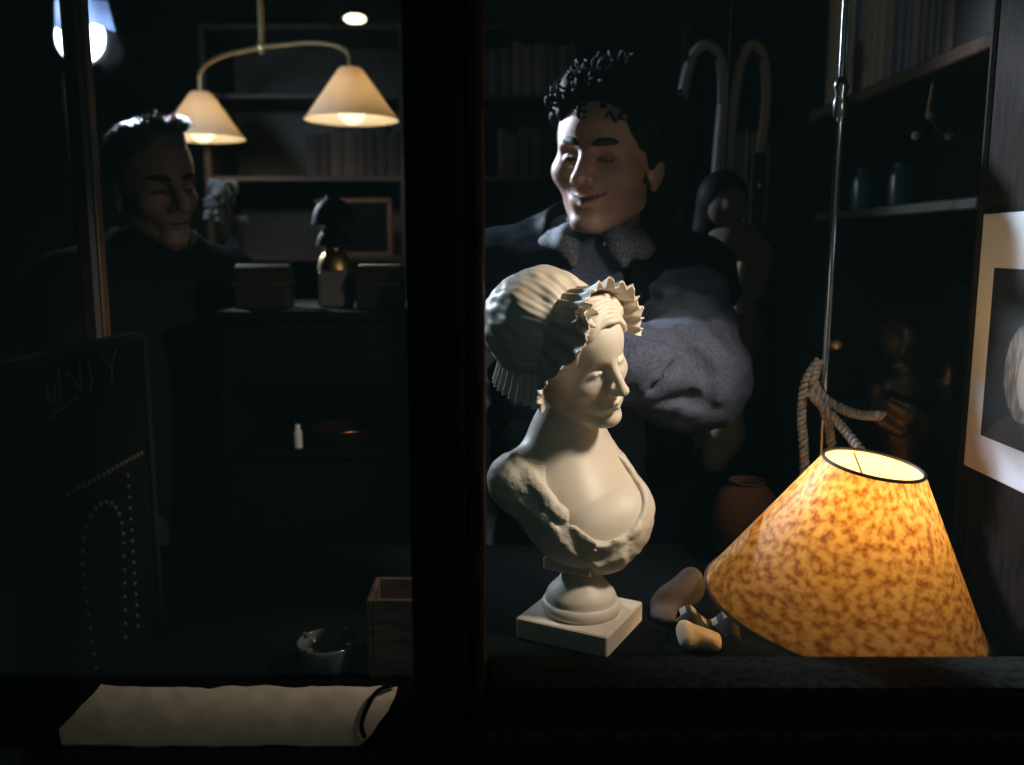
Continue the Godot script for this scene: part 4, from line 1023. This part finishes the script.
func make_left_man() -> void:
	var hx := frame_of(Vector3(-0.698, 1.455, -1.780), deg_to_rad(48), deg_to_rad(6), deg_to_rad(7))
	var H := 0.224
	var t := thing("person", "grey-haired person in dark clothes looking sideways under the hanging lamps", "person", V(-0.74, 0, -1.87))
	var X := Basis(Vector3.UP, deg_to_rad(62))
	var C := V(-0.735, 1.365, -1.850)
	var hip := V(-0.74, 0.92, -1.87)
	var J := {"yaw": deg_to_rad(62), "neck": V(-0.725, 1.430, -1.825), "sl": C + X * V(-0.19, 0, 0), "sr": C + X * V(0.19, 0, 0),
		"el": C + X * V(-0.24, -0.29, 0.0), "wl": C + X * V(-0.23, -0.52, 0.07), "er": C + X * V(0.24, -0.29, 0.0), "wr": C + X * V(0.23, -0.52, 0.07),
		"hl": hip + X * V(-0.09, 0, 0), "hr": hip + X * V(0.09, 0, 0), "ul": Vector3(0, 1, 0), "ur": Vector3(0, 1, 0), "grip": 0.35, "lo": V(-1.08, 0, -2.15), "hi": V(-0.38, 0, -1.5)}
	var skin := mat(Color.WHITE, 0.5)
	skin.vertex_color_use_as_albedo = true
	person_body(t, J, hx, H, 0.0, skin, Color(0.42, 0.23, 0.16), 0.35)
	var cloth := dull(lin(0.010, 0.011, 0.014))
	var ns := FastNoiseLite.new()
	ns.seed = 41
	ns.frequency = 1.0
	var ja := limbs(J, 0.014, true, true, false, 0.004)
	ja.cap(J.neck + V(0, 0.0, 0), J.neck + V(0, -0.05, 0), 0.085, 0.11, 0.03)
	ja.cap(J.neck + V(0, 0.08, 0.0), J.neck + V(0.02, -0.02, 0.02), 0.075, 0.060, 0.008, true)
	ja.warp = func(p): return 0.006 * ns.get_noise_3d(p.x * 14.0, p.y * 14.0, p.z * 14.0)
	part("jacket", ja.shape(V(-1.12, 0.80, -2.18), V(-0.36, 1.52, -1.48), 0.010), cloth, t, true)
	part("trousers", limbs(J, 0.012, false, false, true).shape(V(-1.05, 0.03, -2.1), V(-0.42, 1.05, -1.6), 0.016), mat(lin(0.012, 0.012, 0.014), 0.8), t, true)
	for a in [J.hl, J.hr]: part("shoe", shoe(a, J.yaw), mat(lin(0.01, 0.008, 0.007), 0.4), t, true)
	var rng := RandomNumberGenerator.new()
	rng.seed = 8
	var hair := Field.new()
	hair.egg(V(0, 0.655, -0.05) * H, Vector3(0.355, 0.395, 0.455) * H, 0.02)
	hair.egg(V(0, 0.90, 0.16) * H, Vector3(0.24, 0.14, 0.22) * H, 0.06 * H)
	hair.egg(V(0, 0.40, 0.36) * H, Vector3(0.42, 0.43, 0.36) * H, 0.02 * H, true)
	hair.egg(V(0, 0.15, 0.05) * H, Vector3(0.5, 0.30, 0.5) * H, 0.02 * H, true)
	for s in [-1.0, 1.0]: hair.egg(V(s * 0.36, 0.43, -0.02) * H, Vector3(0.07, 0.14, 0.09) * H, 0.02 * H, true)
	var hs := hair.shape(V(-0.46, 0.1, -0.58) * H, V(0.46, 1.14, 0.52) * H, 0.004, hx)
	# short strands combed back, a tuft lifted off the brow
	for k in 900:
		var d := Vector3(rng.randf_range(-1, 1), rng.randf_range(-0.1, 1), rng.randf_range(-1, 1)).normalized()
		var p := (V(0, 0.655, -0.05) + d * V(0.353, 0.393, 0.453)) * H
		if d.z > 0.2 and d.y > 0.3: p = (V(0, 0.90, 0.16) + d * V(0.24, 0.13, 0.22)) * H
		if p.z / H > 0.10 and p.y / H < 0.84: continue
		if p.y / H < 0.45: continue
		var back := (Vector3(rng.randf_range(-0.3, 0.3), 0.1, -1) - d * Vector3(0, 0.1, -1).dot(d)).normalized()
		var lift := 0.0008
		if p.z / H > 0.20:
			back = Vector3(rng.randf_range(-0.5, 0.5), rng.randf_range(0.3, 1.0), rng.randf_range(0.1, 0.8)).normalized()
			lift = 0.0015
		var len := rng.randf_range(0.006, 0.010)
		var path := []
		for j in 4: path.append(hx * (p + back * j * len + d * (0.001 + lift * j) - Vector3(0, 0.0006, 0) * j * j))
		hs.tube(path, [0.0016, 0.0015, 0.0011, 0.0004], 4, false)
	var hm := mat(lin(0.10, 0.095, 0.09), 0.4)
	hm.rim_enabled = true
	hm.rim = 0.4
	part("hair", hs, hm, t, true)
# ------------------------------------------------------------------ heads
# y 0 at the chin, H at the crown; z forward, 0 at the ears
func V(x: float, y: float, z: float) -> Vector3:
	return Vector3(x, y, z)

func head_field(H: float, woman: bool, smile: float, neck_to: Vector3, neck_r: float, broad := 1.0) -> Field:
	var f := Field.new()
	var w := 0.93 if woman else broad
	var q := func(x, y, z): return Vector3(x * w, y, z) * H
	f.egg(q.call(0, 0.63, -0.04), Vector3(0.325 * w, 0.37, 0.44) * H, 0.05 * H)
	f.egg(q.call(0, 0.66, 0.10), Vector3(0.28 * w, 0.27, 0.31) * H, 0.10 * H)
	f.egg(q.call(0, 0.36, 0.09), Vector3((0.275 if woman else 0.245 + 0.03 * smile) * w, 0.32, 0.29) * H, 0.12 * H)
	f.cap(q.call(0, 0.15, -0.10), neck_to, 0.20 * H * w, neck_r, 0.08 * H)
	for s in [-1.0, 1.0]:
		var jr := 0.085 if woman else 0.075
		f.cap(q.call(s * 0.20, 0.22, 0.02), q.call(s * 0.07, 0.06, 0.26), jr * H, 0.055 * H, 0.09 * H)
		f.egg(q.call(s * (0.17 + 0.01 * smile), 0.375 + 0.015 * smile, 0.245), Vector3(0.09, 0.075, 0.085) * H * (1.0 + 0.28 * smile), 0.09 * H)
		if not woman: f.cap(q.call(s * 0.045, 0.555, 0.395), q.call(s * 0.19, 0.560, 0.315), 0.035 * H, 0.03 * H, 0.05 * H)
	f.egg(q.call(0, 0.065, 0.315), Vector3(0.085 if woman else 0.10, 0.065, 0.075) * H, 0.08 * H)
	# mouth mound
	f.egg(q.call(0, 0.205, 0.315), Vector3(0.125, 0.075, 0.085) * H, 0.07 * H)
	for s in [-1.0, 1.0]:
		f.egg(q.call(s * 0.125, 0.495, 0.405), Vector3(0.085, 0.052, 0.075) * H, 0.05 * H, true)
		f.egg(q.call(s * 0.122, 0.485, 0.292), Vector3(0.078, 0.066, 0.07) * H, 0.012 * H)
		# upper lid, lower lid
		var drop := 0.012 if woman else 0.022 * smile
		f.chain([q.call(s * 0.062, 0.487 - drop, 0.350), q.call(s * 0.10, 0.505 - drop, 0.367), q.call(s * 0.145, 0.505 - drop, 0.357), q.call(s * 0.19, 0.480 - drop, 0.322)], [0.010 * H, 0.015 * H, 0.015 * H, 0.010 * H], 0.012 * H)
		f.chain([q.call(s * 0.065, 0.468, 0.348), q.call(s * 0.125, 0.452 + 0.012 * smile, 0.352), q.call(s * 0.185, 0.466, 0.322)], [0.007 * H, 0.010 * H, 0.008 * H], 0.014 * H)
	# nose
	if woman:
		f.cap(q.call(0, 0.535, 0.385), q.call(0, 0.345, 0.478), 0.030 * H, 0.036 * H, 0.045 * H)
		f.egg(q.call(0, 0.338, 0.482), Vector3(0.040, 0.034, 0.036) * H, 0.02 * H)
	else:
		f.cap(q.call(0, 0.535, 0.395), q.call(0, 0.355, 0.495), 0.036 * H, 0.046 * H, 0.045 * H)
		f.egg(q.call(0, 0.345, 0.500), Vector3(0.052, 0.046, 0.046) * H, 0.02 * H)
	for s in [-1.0, 1.0]:
		f.egg(q.call(s * (0.046 if woman else 0.060), 0.325, 0.425), Vector3(0.028, 0.030, 0.045) * H, 0.022 * H)
		f.egg(q.call(s * 0.026, 0.300, 0.455), Vector3(0.014, 0.014, 0.022) * H, 0.012 * H, true)
	# lips
	var up := 0.055 * smile
	var wide := 0.082 + 0.048 * smile
	f.chain([q.call(-wide, 0.205 + up, 0.345 - 0.03 * smile), q.call(-0.03, 0.226, 0.398), q.call(0, 0.220, 0.402), q.call(0.03, 0.226, 0.398), q.call(wide, 0.205 + up, 0.345 - 0.03 * smile)], [0.009 * H, 0.019 * H, 0.018 * H, 0.019 * H, 0.009 * H], 0.014 * H)
	f.chain([q.call(-wide * 0.9, 0.198 + up * 0.9, 0.345 - 0.025 * smile), q.call(0, 0.180, 0.395), q.call(wide * 0.9, 0.198 + up * 0.9, 0.345 - 0.025 * smile)], [0.008 * H, 0.026 * H, 0.008 * H], 0.014 * H)
	f.chain([q.call(-wide * 1.05, 0.207 + up, 0.375 - 0.03 * smile), q.call(0, 0.202, 0.428), q.call(wide * 1.05, 0.207 + up, 0.375 - 0.03 * smile)], [0.008 * H, (0.009 + 0.005 * smile) * H, 0.008 * H], 0.010 * H, true)
	f.egg(q.call(0, 0.130, 0.405), Vector3(0.08, 0.022, 0.03) * H, 0.03 * H, true)
	if smile > 0:
		for s in [-1.0, 1.0]:
			f.chain([q.call(s * 0.085, 0.33, 0.43), q.call(s * 0.145, 0.26, 0.385), q.call(s * 0.155, 0.20, 0.34)], [0.008 * H, 0.012 * H, 0.006 * H], 0.03 * H, true)
	# ears
	if not woman:
		for s in [-1.0, 1.0]:
			f.egg(q.call(s * 0.325, 0.43, -0.03), Vector3(0.028, 0.115, 0.070) * H, 0.025 * H, false, Basis(Vector3.UP, -s * 0.35) * Basis(Vector3.RIGHT, -0.15))
			f.egg(q.call(s * 0.375, 0.45, -0.02), Vector3(0.020, 0.07, 0.04) * H, 0.02 * H, true, Basis(Vector3.UP, -s * 0.35))
			f.egg(q.call(s * 0.325, 0.325, 0.0), Vector3(0.022, 0.035, 0.035) * H, 0.02 * H)
	return f
# ------------------------------------------------------------------ shapes
class Shape:
	var v := PackedVector3Array()
	var uv := PackedVector2Array()
	var c := PackedColorArray()
	var i := PackedInt32Array()
	var tint := Color(1, 1, 1)
	func vert(p: Vector3, t := Vector2.ZERO) -> int:
		v.append(p); uv.append(t); c.append(tint)
		return v.size() - 1
	func tri(a: int, b: int, d: int) -> void:
		i.append(a); i.append(b); i.append(d)
	# a flat convex face turned away from the point "from"
	func face(pts: Array, from: Vector3) -> void:
		var mid := Vector3.ZERO
		for p in pts: mid += p
		mid /= pts.size()
		var n: Vector3 = (pts[2] - pts[0]).cross(pts[1] - pts[0])
		var base := v.size()
		var ax := n.normalized()
		var tu: Vector3 = (pts[1] - pts[0]).normalized()
		var tv: Vector3 = ax.cross(tu)
		for p in pts: vert(p, Vector2((p - pts[0]).dot(tu), (p - pts[0]).dot(tv)))
		var flip: bool = n.dot(mid - from) < 0
		for k in range(1, pts.size() - 1):
			if flip: tri(base, base + k + 1, base + k)
			else: tri(base, base + k, base + k + 1)
	func box(size: Vector3, at := Transform3D(), bevel := 0.002) -> Shape:
		var h := size / 2
		var b: float = minf(bevel, minf(h.x, minf(h.y, h.z)) * 0.6)
		var P := {}
		for sx in [-1, 1]:
			for sy in [-1, 1]:
				for sz in [-1, 1]:
					var k: int = (sx + 1) * 9 + (sy + 1) * 3 + (sz + 1)
					P[k] = [at * Vector3(sx * h.x, sy * (h.y - b), sz * (h.z - b)), at * Vector3(sx * (h.x - b), sy * h.y, sz * (h.z - b)), at * Vector3(sx * (h.x - b), sy * (h.y - b), sz * h.z)]
		var K := func(sx, sy, sz): return (sx + 1) * 9 + (sy + 1) * 3 + (sz + 1)
		var o := at.origin
		for s in [-1, 1]:
			face([P[K.call(s, -1, -1)][0], P[K.call(s, 1, -1)][0], P[K.call(s, 1, 1)][0], P[K.call(s, -1, 1)][0]], o)
			face([P[K.call(-1, s, -1)][1], P[K.call(1, s, -1)][1], P[K.call(1, s, 1)][1], P[K.call(-1, s, 1)][1]], o)
			face([P[K.call(-1, -1, s)][2], P[K.call(1, -1, s)][2], P[K.call(1, 1, s)][2], P[K.call(-1, 1, s)][2]], o)
			for t in [-1, 1]:
				face([P[K.call(s, t, -1)][0], P[K.call(s, t, 1)][0], P[K.call(s, t, 1)][1], P[K.call(s, t, -1)][1]], o)
				face([P[K.call(s, -1, t)][0], P[K.call(s, 1, t)][0], P[K.call(s, 1, t)][2], P[K.call(s, -1, t)][2]], o)
				face([P[K.call(-1, s, t)][1], P[K.call(1, s, t)][1], P[K.call(1, s, t)][2], P[K.call(-1, s, t)][2]], o)
				for w in [-1, 1]:
					face([P[K.call(s, t, w)][0], P[K.call(s, t, w)][1], P[K.call(s, t, w)][2]], o)
		return self
	func bx(x0: float, x1: float, y0: float, y1: float, z0: float, z1: float, bevel := 0.002) -> Shape:
		return box(Vector3(x1 - x0, y1 - y0, absf(z1 - z0)), Transform3D(Basis(), Vector3((x0 + x1) / 2, (y0 + y1) / 2, (z0 + z1) / 2)), bevel)
	# a sheet from f(u, v); winding such that du x dv points outward
	func grid(f: Callable, nu: int, nv: int, su := 1.0, sv := 1.0, flip := false) -> Shape:
		var base := v.size()
		for a in nu + 1:
			for b in nv + 1:
				vert(f.call(float(a) / nu, float(b) / nv), Vector2(su * a / nu, sv * b / nv))
		for a in nu:
			for b in nv:
				var p := base + a * (nv + 1) + b
				var q := p + nv + 1
				if flip:
					tri(p, q, q + 1); tri(p, q + 1, p + 1)
				else:
					tri(p, q + 1, q); tri(p, p + 1, q + 1)
		return self
	# profile of (radius, height) turned round y; a point given twice makes a sharp edge
	func lathe(prof: Array, seg := 32, at := Transform3D(), su := 1.0) -> Shape:
		var run := []
		var total := 0.0
		for k in range(1, prof.size()): total += (prof[k] - prof[k - 1]).length()
		var far := 0.0
		for k in prof.size():
			if k > 0: far += (prof[k] - prof[k - 1]).length()
			if k > 0 and prof[k].is_equal_approx(prof[k - 1]):
				_turn(run, seg, at, su); run = []
			run.append([prof[k], far / maxf(total, 1e-6)])
		_turn(run, seg, at, su)
		return self
	func _turn(run: Array, seg: int, at: Transform3D, su: float) -> void:
		if run.size() < 2: return
		var base := v.size()
		for k in run.size():
			for s in seg + 1:
				var a := TAU * s / seg
				vert(at * Vector3(run[k][0].x * cos(a), run[k][0].y, run[k][0].x * sin(a)), Vector2(su * s / seg, run[k][1]))
		for k in run.size() - 1:
			for s in seg:
				var p := base + k * (seg + 1) + s
				var q := p + seg + 1
				tri(p, p + 1, q + 1); tri(p, q + 1, q)
	func tube(path: Array, rad, sides := 10, cap := true, flat := 1.0) -> Shape:
		var n := path.size()
		var up := Vector3(0, 1, 0)
		var base := v.size()
		var t0: Vector3 = (path[1] - path[0]).normalized()
		if absf(t0.dot(up)) > 0.9: up = Vector3(1, 0, 0)
		var far := 0.0
		var nrm := t0.cross(up).normalized()
		for k in n:
			var t: Vector3 = (path[mini(k + 1, n - 1)] - path[maxi(k - 1, 0)]).normalized()
			nrm = (nrm - t * nrm.dot(t)).normalized()
			var bi := t.cross(nrm)
			var r: float = rad[k] if rad is Array else rad
			if k > 0: far += (path[k] - path[k - 1]).length()
			for s in sides + 1:
				var a := TAU * s / sides
				vert(path[k] + (nrm * cos(a) + bi * sin(a) * flat) * r, Vector2(float(s) / sides, far))
		for k in n - 1:
			for s in sides:
				var p := base + k * (sides + 1) + s
				var q := p + sides + 1
				tri(p, q + 1, p + 1); tri(p, q, q + 1)
		if cap:
			for e in [0, n - 1]:
				var m := vert(path[e])
				var b2 := base + int(e) * (sides + 1)
				var ring := v.size()
				for s in sides + 1: vert(v[b2 + s])
				for s in sides:
					if e == 0: tri(m, ring + s, ring + s + 1)
					else: tri(m, ring + s + 1, ring + s)
		return self
	func ball(at: Vector3, r: Vector3, seg := 16, basis := Basis()) -> Shape:
		var prof := []
		for k in seg / 2 + 1:
			var a := -PI / 2 + PI * k / (seg / 2)
			prof.append(Vector2(maxf(cos(a), 0.0), sin(a)))
		return lathe(prof, seg, Transform3D(basis * Basis.from_scale(r), at))
	# a flat outline (x, y) with depth along z from 0 to -d
	func slab(pts: PackedVector2Array, d: float, at := Transform3D()) -> Shape:
		var idx := Geometry2D.triangulate_polygon(pts)
		var mid := Vector2.ZERO
		for p in pts: mid += p
		mid /= pts.size()
		for side in 2:
			var base := v.size()
			for p in pts: vert(at * Vector3(p.x, p.y, -d * side), Vector2(p.x, p.y))
			for k in range(0, idx.size(), 3):
				var a := Vector3(pts[idx[k]].x, pts[idx[k]].y, 0)
				var b := Vector3(pts[idx[k + 1]].x, pts[idx[k + 1]].y, 0)
				var g := Vector3(pts[idx[k + 2]].x, pts[idx[k + 2]].y, 0)
				var out: bool = (g - a).cross(b - a).z > 0
				if out == (side == 0): tri(base + idx[k], base + idx[k + 1], base + idx[k + 2])
				else: tri(base + idx[k], base + idx[k + 2], base + idx[k + 1])
		for k in pts.size():
			var p: Vector2 = pts[k]
			var q: Vector2 = pts[(k + 1) % pts.size()]
			face([at * Vector3(p.x, p.y, 0), at * Vector3(q.x, q.y, 0), at * Vector3(q.x, q.y, -d), at * Vector3(p.x, p.y, -d)], at * Vector3(mid.x, mid.y, -d / 2))
		return self
	func add(o: Shape, at := Transform3D()) -> Shape:
		var base := v.size()
		for k in o.v.size():
			v.append(at * o.v[k]); uv.append(o.uv[k]); c.append(o.c[k])
		for k in o.i: i.append(base + k)
		return self
	func mesh(colored := false) -> ArrayMesh:
		var n := PackedVector3Array()
		n.resize(v.size())
		for k in range(0, i.size(), 3):
			var a := v[i[k]]
			var w := (v[i[k + 2]] - a).cross(v[i[k + 1]] - a)
			n[i[k]] += w; n[i[k + 1]] += w; n[i[k + 2]] += w
		for k in n.size():
			n[k] = n[k].normalized() if n[k].length_squared() > 1e-30 else Vector3.UP
		var arr := []
		arr.resize(Mesh.ARRAY_MAX)
		arr[Mesh.ARRAY_VERTEX] = v
		arr[Mesh.ARRAY_NORMAL] = n
		arr[Mesh.ARRAY_TEX_UV] = uv
		if colored: arr[Mesh.ARRAY_COLOR] = c
		arr[Mesh.ARRAY_INDEX] = i
		var m := ArrayMesh.new()
		m.add_surface_from_arrays(Mesh.PRIMITIVE_TRIANGLES, arr)
		return m

# ------------------------------------------------------------------ soft-joined bodies
class Blob:
	var ball := false
	var a: Vector3
	var ba: Vector3
	var l2: float
	var ra: float
	var rd: float
	var inv: Basis
	var r: Vector3
	var rmin: float
	var k: float
	var cut := false
	var bc: Vector3
	var br: float
	func d(p: Vector3) -> float:
		if ball:
			var q := inv * (p - a)
			var k0 := (q / r).length()
			var k1 := (q / (r * r)).length()
			return k0 * (k0 - 1.0) / k1 if k1 > 1e-6 else -rmin
		var w := p - a
		var t := clampf(w.dot(ba) / l2, 0.0, 1.0)
		return (w - ba * t).length() - (ra + rd * t)

class Field:
	var b: Array[Blob] = []
	var warp: Callable
	func cap(p: Vector3, q: Vector3, r0: float, r1: float, k := 0.01, cut := false) -> Field:
		var o := Blob.new()
		o.a = p; o.ba = q - p; o.l2 = maxf(o.ba.length_squared(), 1e-12); o.ra = r0; o.rd = r1 - r0; o.k = k; o.cut = cut
		o.bc = (p + q) / 2; o.br = o.ba.length() / 2 + maxf(r0, r1)
		b.append(o); return self
	func egg(p: Vector3, r: Vector3, k := 0.01, cut := false, turn := Basis()) -> Field:
		var o := Blob.new()
		o.ball = true; o.a = p; o.r = r; o.rmin = minf(r.x, minf(r.y, r.z)); o.k = k; o.cut = cut; o.inv = turn.inverse()
		o.bc = p; o.br = maxf(r.x, maxf(r.y, r.z))
		b.append(o); return self
	func chain(pts: Array, rad: Array, k := 0.01, cut := false) -> Field:
		for n in pts.size() - 1: cap(pts[n], pts[n + 1], rad[n], rad[n + 1], k, cut)
		return self
	func at(p: Vector3) -> float:
		var d := 1e3
		for o in b:
			var far := (p - o.bc).length() - o.br
			if o.cut:
				if far > o.k - d: continue
				var e := -o.d(p)
				var h := maxf(o.k - absf(d - e), 0.0) / o.k
				d = maxf(d, e) + h * h * o.k * 0.25
			else:
				if far > d + o.k: continue
				var e := o.d(p)
				var h := maxf(o.k - absf(d - e), 0.0) / o.k
				d = minf(d, e) - h * h * o.k * 0.25
		if warp.is_valid() and absf(d) < 0.05: d += warp.call(p)
		return d
	# surface nets: one point in each cell that the surface crosses, one quad round each crossed edge
	func shape(lo: Vector3, hi: Vector3, h: float, xf := Transform3D(), tint = null) -> Shape:
		var B := 4
		var nb := Vector3i(((hi - lo) / (h * B)).ceil()) + Vector3i.ONE
		var n := nb * B + Vector3i.ONE
		var val := PackedFloat32Array()
		val.resize(n.x * n.y * n.z)
		val.fill(1.0)
		var sx := n.y * n.z
		var sy := n.z
		var live := []
		var half := h * B * 0.5
		var diag := half * 1.7321
		for bx in nb.x:
			for by in nb.y:
				for bz in nb.z:
					var d := at(lo + Vector3(bx, by, bz) * h * B + Vector3.ONE * half)
					if absf(d) > diag * 1.5 + h * 1.5:
						if d < 0:
							for x in B:
								for y in B:
									var q := (bx * B + x) * sx + (by * B + y) * sy + bz * B
									for z in B: val[q + z] = -1.0
						continue
					live.append(Vector3i(bx, by, bz))
					for x in B:
						for y in B:
							var q := (bx * B + x) * sx + (by * B + y) * sy + bz * B
							var p := lo + Vector3(bx * B + x, by * B + y, bz * B) * h
							for z in B:
								val[q + z] = at(p)
								p.z += h
		var s := Shape.new()
		var id := PackedInt32Array()
		id.resize(val.size())
		id.fill(-1)
		var off := [0, sx, sy, sx + sy, 1, sx + 1, sy + 1, sx + sy + 1]
		var cor := [Vector3(0, 0, 0), Vector3(1, 0, 0), Vector3(0, 1, 0), Vector3(1, 1, 0), Vector3(0, 0, 1), Vector3(1, 0, 1), Vector3(0, 1, 1), Vector3(1, 1, 1)]
		var eds := [[0, 1], [2, 3], [4, 5], [6, 7], [0, 2], [1, 3], [4, 6], [5, 7], [0, 4], [1, 5], [2, 6], [3, 7]]
		for blk in live:
			for x in B:
				for y in B:
					for z in B:
						var X: int = blk.x * B + x
						var Y: int = blk.y * B + y
						var Z: int = blk.z * B + z
						if X >= n.x - 1 or Y >= n.y - 1 or Z >= n.z - 1: continue
						var q := X * sx + Y * sy + Z
						var m := 0
						for e in 8:
							if val[q + off[e]] < 0: m |= 1 << e
						if m == 0 or m == 255: continue
						var sum := Vector3.ZERO
						var cnt := 0
						for e in eds:
							var v0 := val[q + off[e[0]]]
							var v1 := val[q + off[e[1]]]
							if (v0 < 0) != (v1 < 0):
								sum += cor[e[0]].lerp(cor[e[1]], v0 / (v0 - v1))
								cnt += 1
						var p := lo + (Vector3(X, Y, Z) + sum / cnt) * h
						if tint != null: s.tint = tint.call(p)
						id[q] = s.vert(xf * p)
		for blk in live:
			for x in B:
				for y in B:
					for z in B:
						var X: int = blk.x * B + x
						var Y: int = blk.y * B + y
						var Z: int = blk.z * B + z
						if X < 1 or Y < 1 or Z < 1 or X >= n.x - 1 or Y >= n.y - 1 or Z >= n.z - 1: continue
						var q := X * sx + Y * sy + Z
						var ins := val[q] < 0
						if ins != (val[q + sx] < 0): _quad(s, id[q], id[q - sy], id[q - sy - 1], id[q - 1], ins)
						if ins != (val[q + sy] < 0): _quad(s, id[q], id[q - 1], id[q - sx - 1], id[q - sx], ins)
						if ins != (val[q + 1] < 0): _quad(s, id[q], id[q - sx], id[q - sx - sy], id[q - sy], ins)
		return s
	func _quad(s: Shape, a: int, b2: int, c: int, d: int, ins: bool) -> void:
		if a < 0 or b2 < 0 or c < 0 or d < 0: return
		if ins:
			s.tri(a, c, b2); s.tri(a, d, c)
		else:
			s.tri(a, b2, c); s.tri(a, c, d)

# ------------------------------------------------------------------ nodes
var taken := {}
func numbered(called: String) -> String:
	taken[called] = taken.get(called, -1) + 1
	return called if taken[called] == 0 else "%s_%03d" % [called, taken[called]]

func thing(called: String, label: String, category: String, at := Vector3.ZERO, turn := 0.0, group := "") -> Node3D:
	var o := Node3D.new()
	o.name = numbered(called)
	add_child(o, true)
	o.position = at
	o.rotation.y = turn
	tag(o, label, category, group)
	return o

func tag(o: Node3D, label: String, category: String, group := "") -> Node3D:
	o.set_meta("label", label)
	o.set_meta("category", category)
	if group: o.set_meta("group", group)
	return o

func part(called: String, what, m: Material, parent: Node, in_world := false, colored := false, label := "") -> MeshInstance3D:
	var o := MeshInstance3D.new()
	o.name = called
	o.mesh = what.mesh(colored) if what is Shape else what
	o.material_override = null
	if o.mesh is ArrayMesh: o.mesh.surface_set_material(0, m)
	else: o.mesh.material = m
	parent.add_child(o, true)
	if in_world: o.global_transform = Transform3D()
	if label: o.set_meta("label", label)
	return o

func struct(called: String, what, m: Material) -> MeshInstance3D:
	var o := part(called, what, m, self)
	o.set_meta("kind", "structure")
	return o

func copy(o: Node3D, at: Vector3, turn: float, label: String, group := "") -> Node3D:
	var r: Node3D = o.duplicate()
	var base: String = str(o.name)
	var cut := base.length() - 4
	if cut > 0 and base[cut] == "_" and base.substr(cut + 1).is_valid_int(): base = base.substr(0, cut)
	r.name = numbered(base)
	add_child(r, true)
	r.position = at
	r.rotation.y = turn
	r.set_meta("label", label)
	if group: r.set_meta("group", group)
	return r

func lin(r: float, g: float, b: float) -> Color:
	return Color(r, g, b).linear_to_srgb()

func mat(col: Color, rough := 0.6, metal := 0.0) -> StandardMaterial3D:
	var m := StandardMaterial3D.new()
	m.albedo_color = col
	m.roughness = rough
	m.metallic = metal
	return m

func noise_tex(freq: float, size: int, oct := 4, ramp = null, sd := 1, kind := FastNoiseLite.TYPE_SIMPLEX_SMOOTH) -> NoiseTexture2D:
	var n := FastNoiseLite.new()
	n.seed = sd
	n.noise_type = kind
	n.frequency = freq
	n.fractal_octaves = oct
	var t := NoiseTexture2D.new()
	t.width = size
	t.height = size
	t.seamless = true
	t.noise = n
	if ramp is Gradient: t.color_ramp = ramp
	return t

func ramp(stops: Array) -> Gradient:
	var g := Gradient.new()
	var o := PackedFloat32Array()
	var c := PackedColorArray()
	for s in stops:
		o.append(s[0]); c.append(s[1])
	g.offsets = o
	g.colors = c
	return g

func triplanar(m: StandardMaterial3D, scale: Vector3, world := false) -> StandardMaterial3D:
	m.uv1_triplanar = true
	m.uv1_world_triplanar = world
	m.uv1_scale = scale
	return m

func relief(m: StandardMaterial3D, t: Texture2D, cm: float) -> StandardMaterial3D:
	m.heightmap_enabled = true
	m.heightmap_texture = t
	m.heightmap_scale = cm
	return m
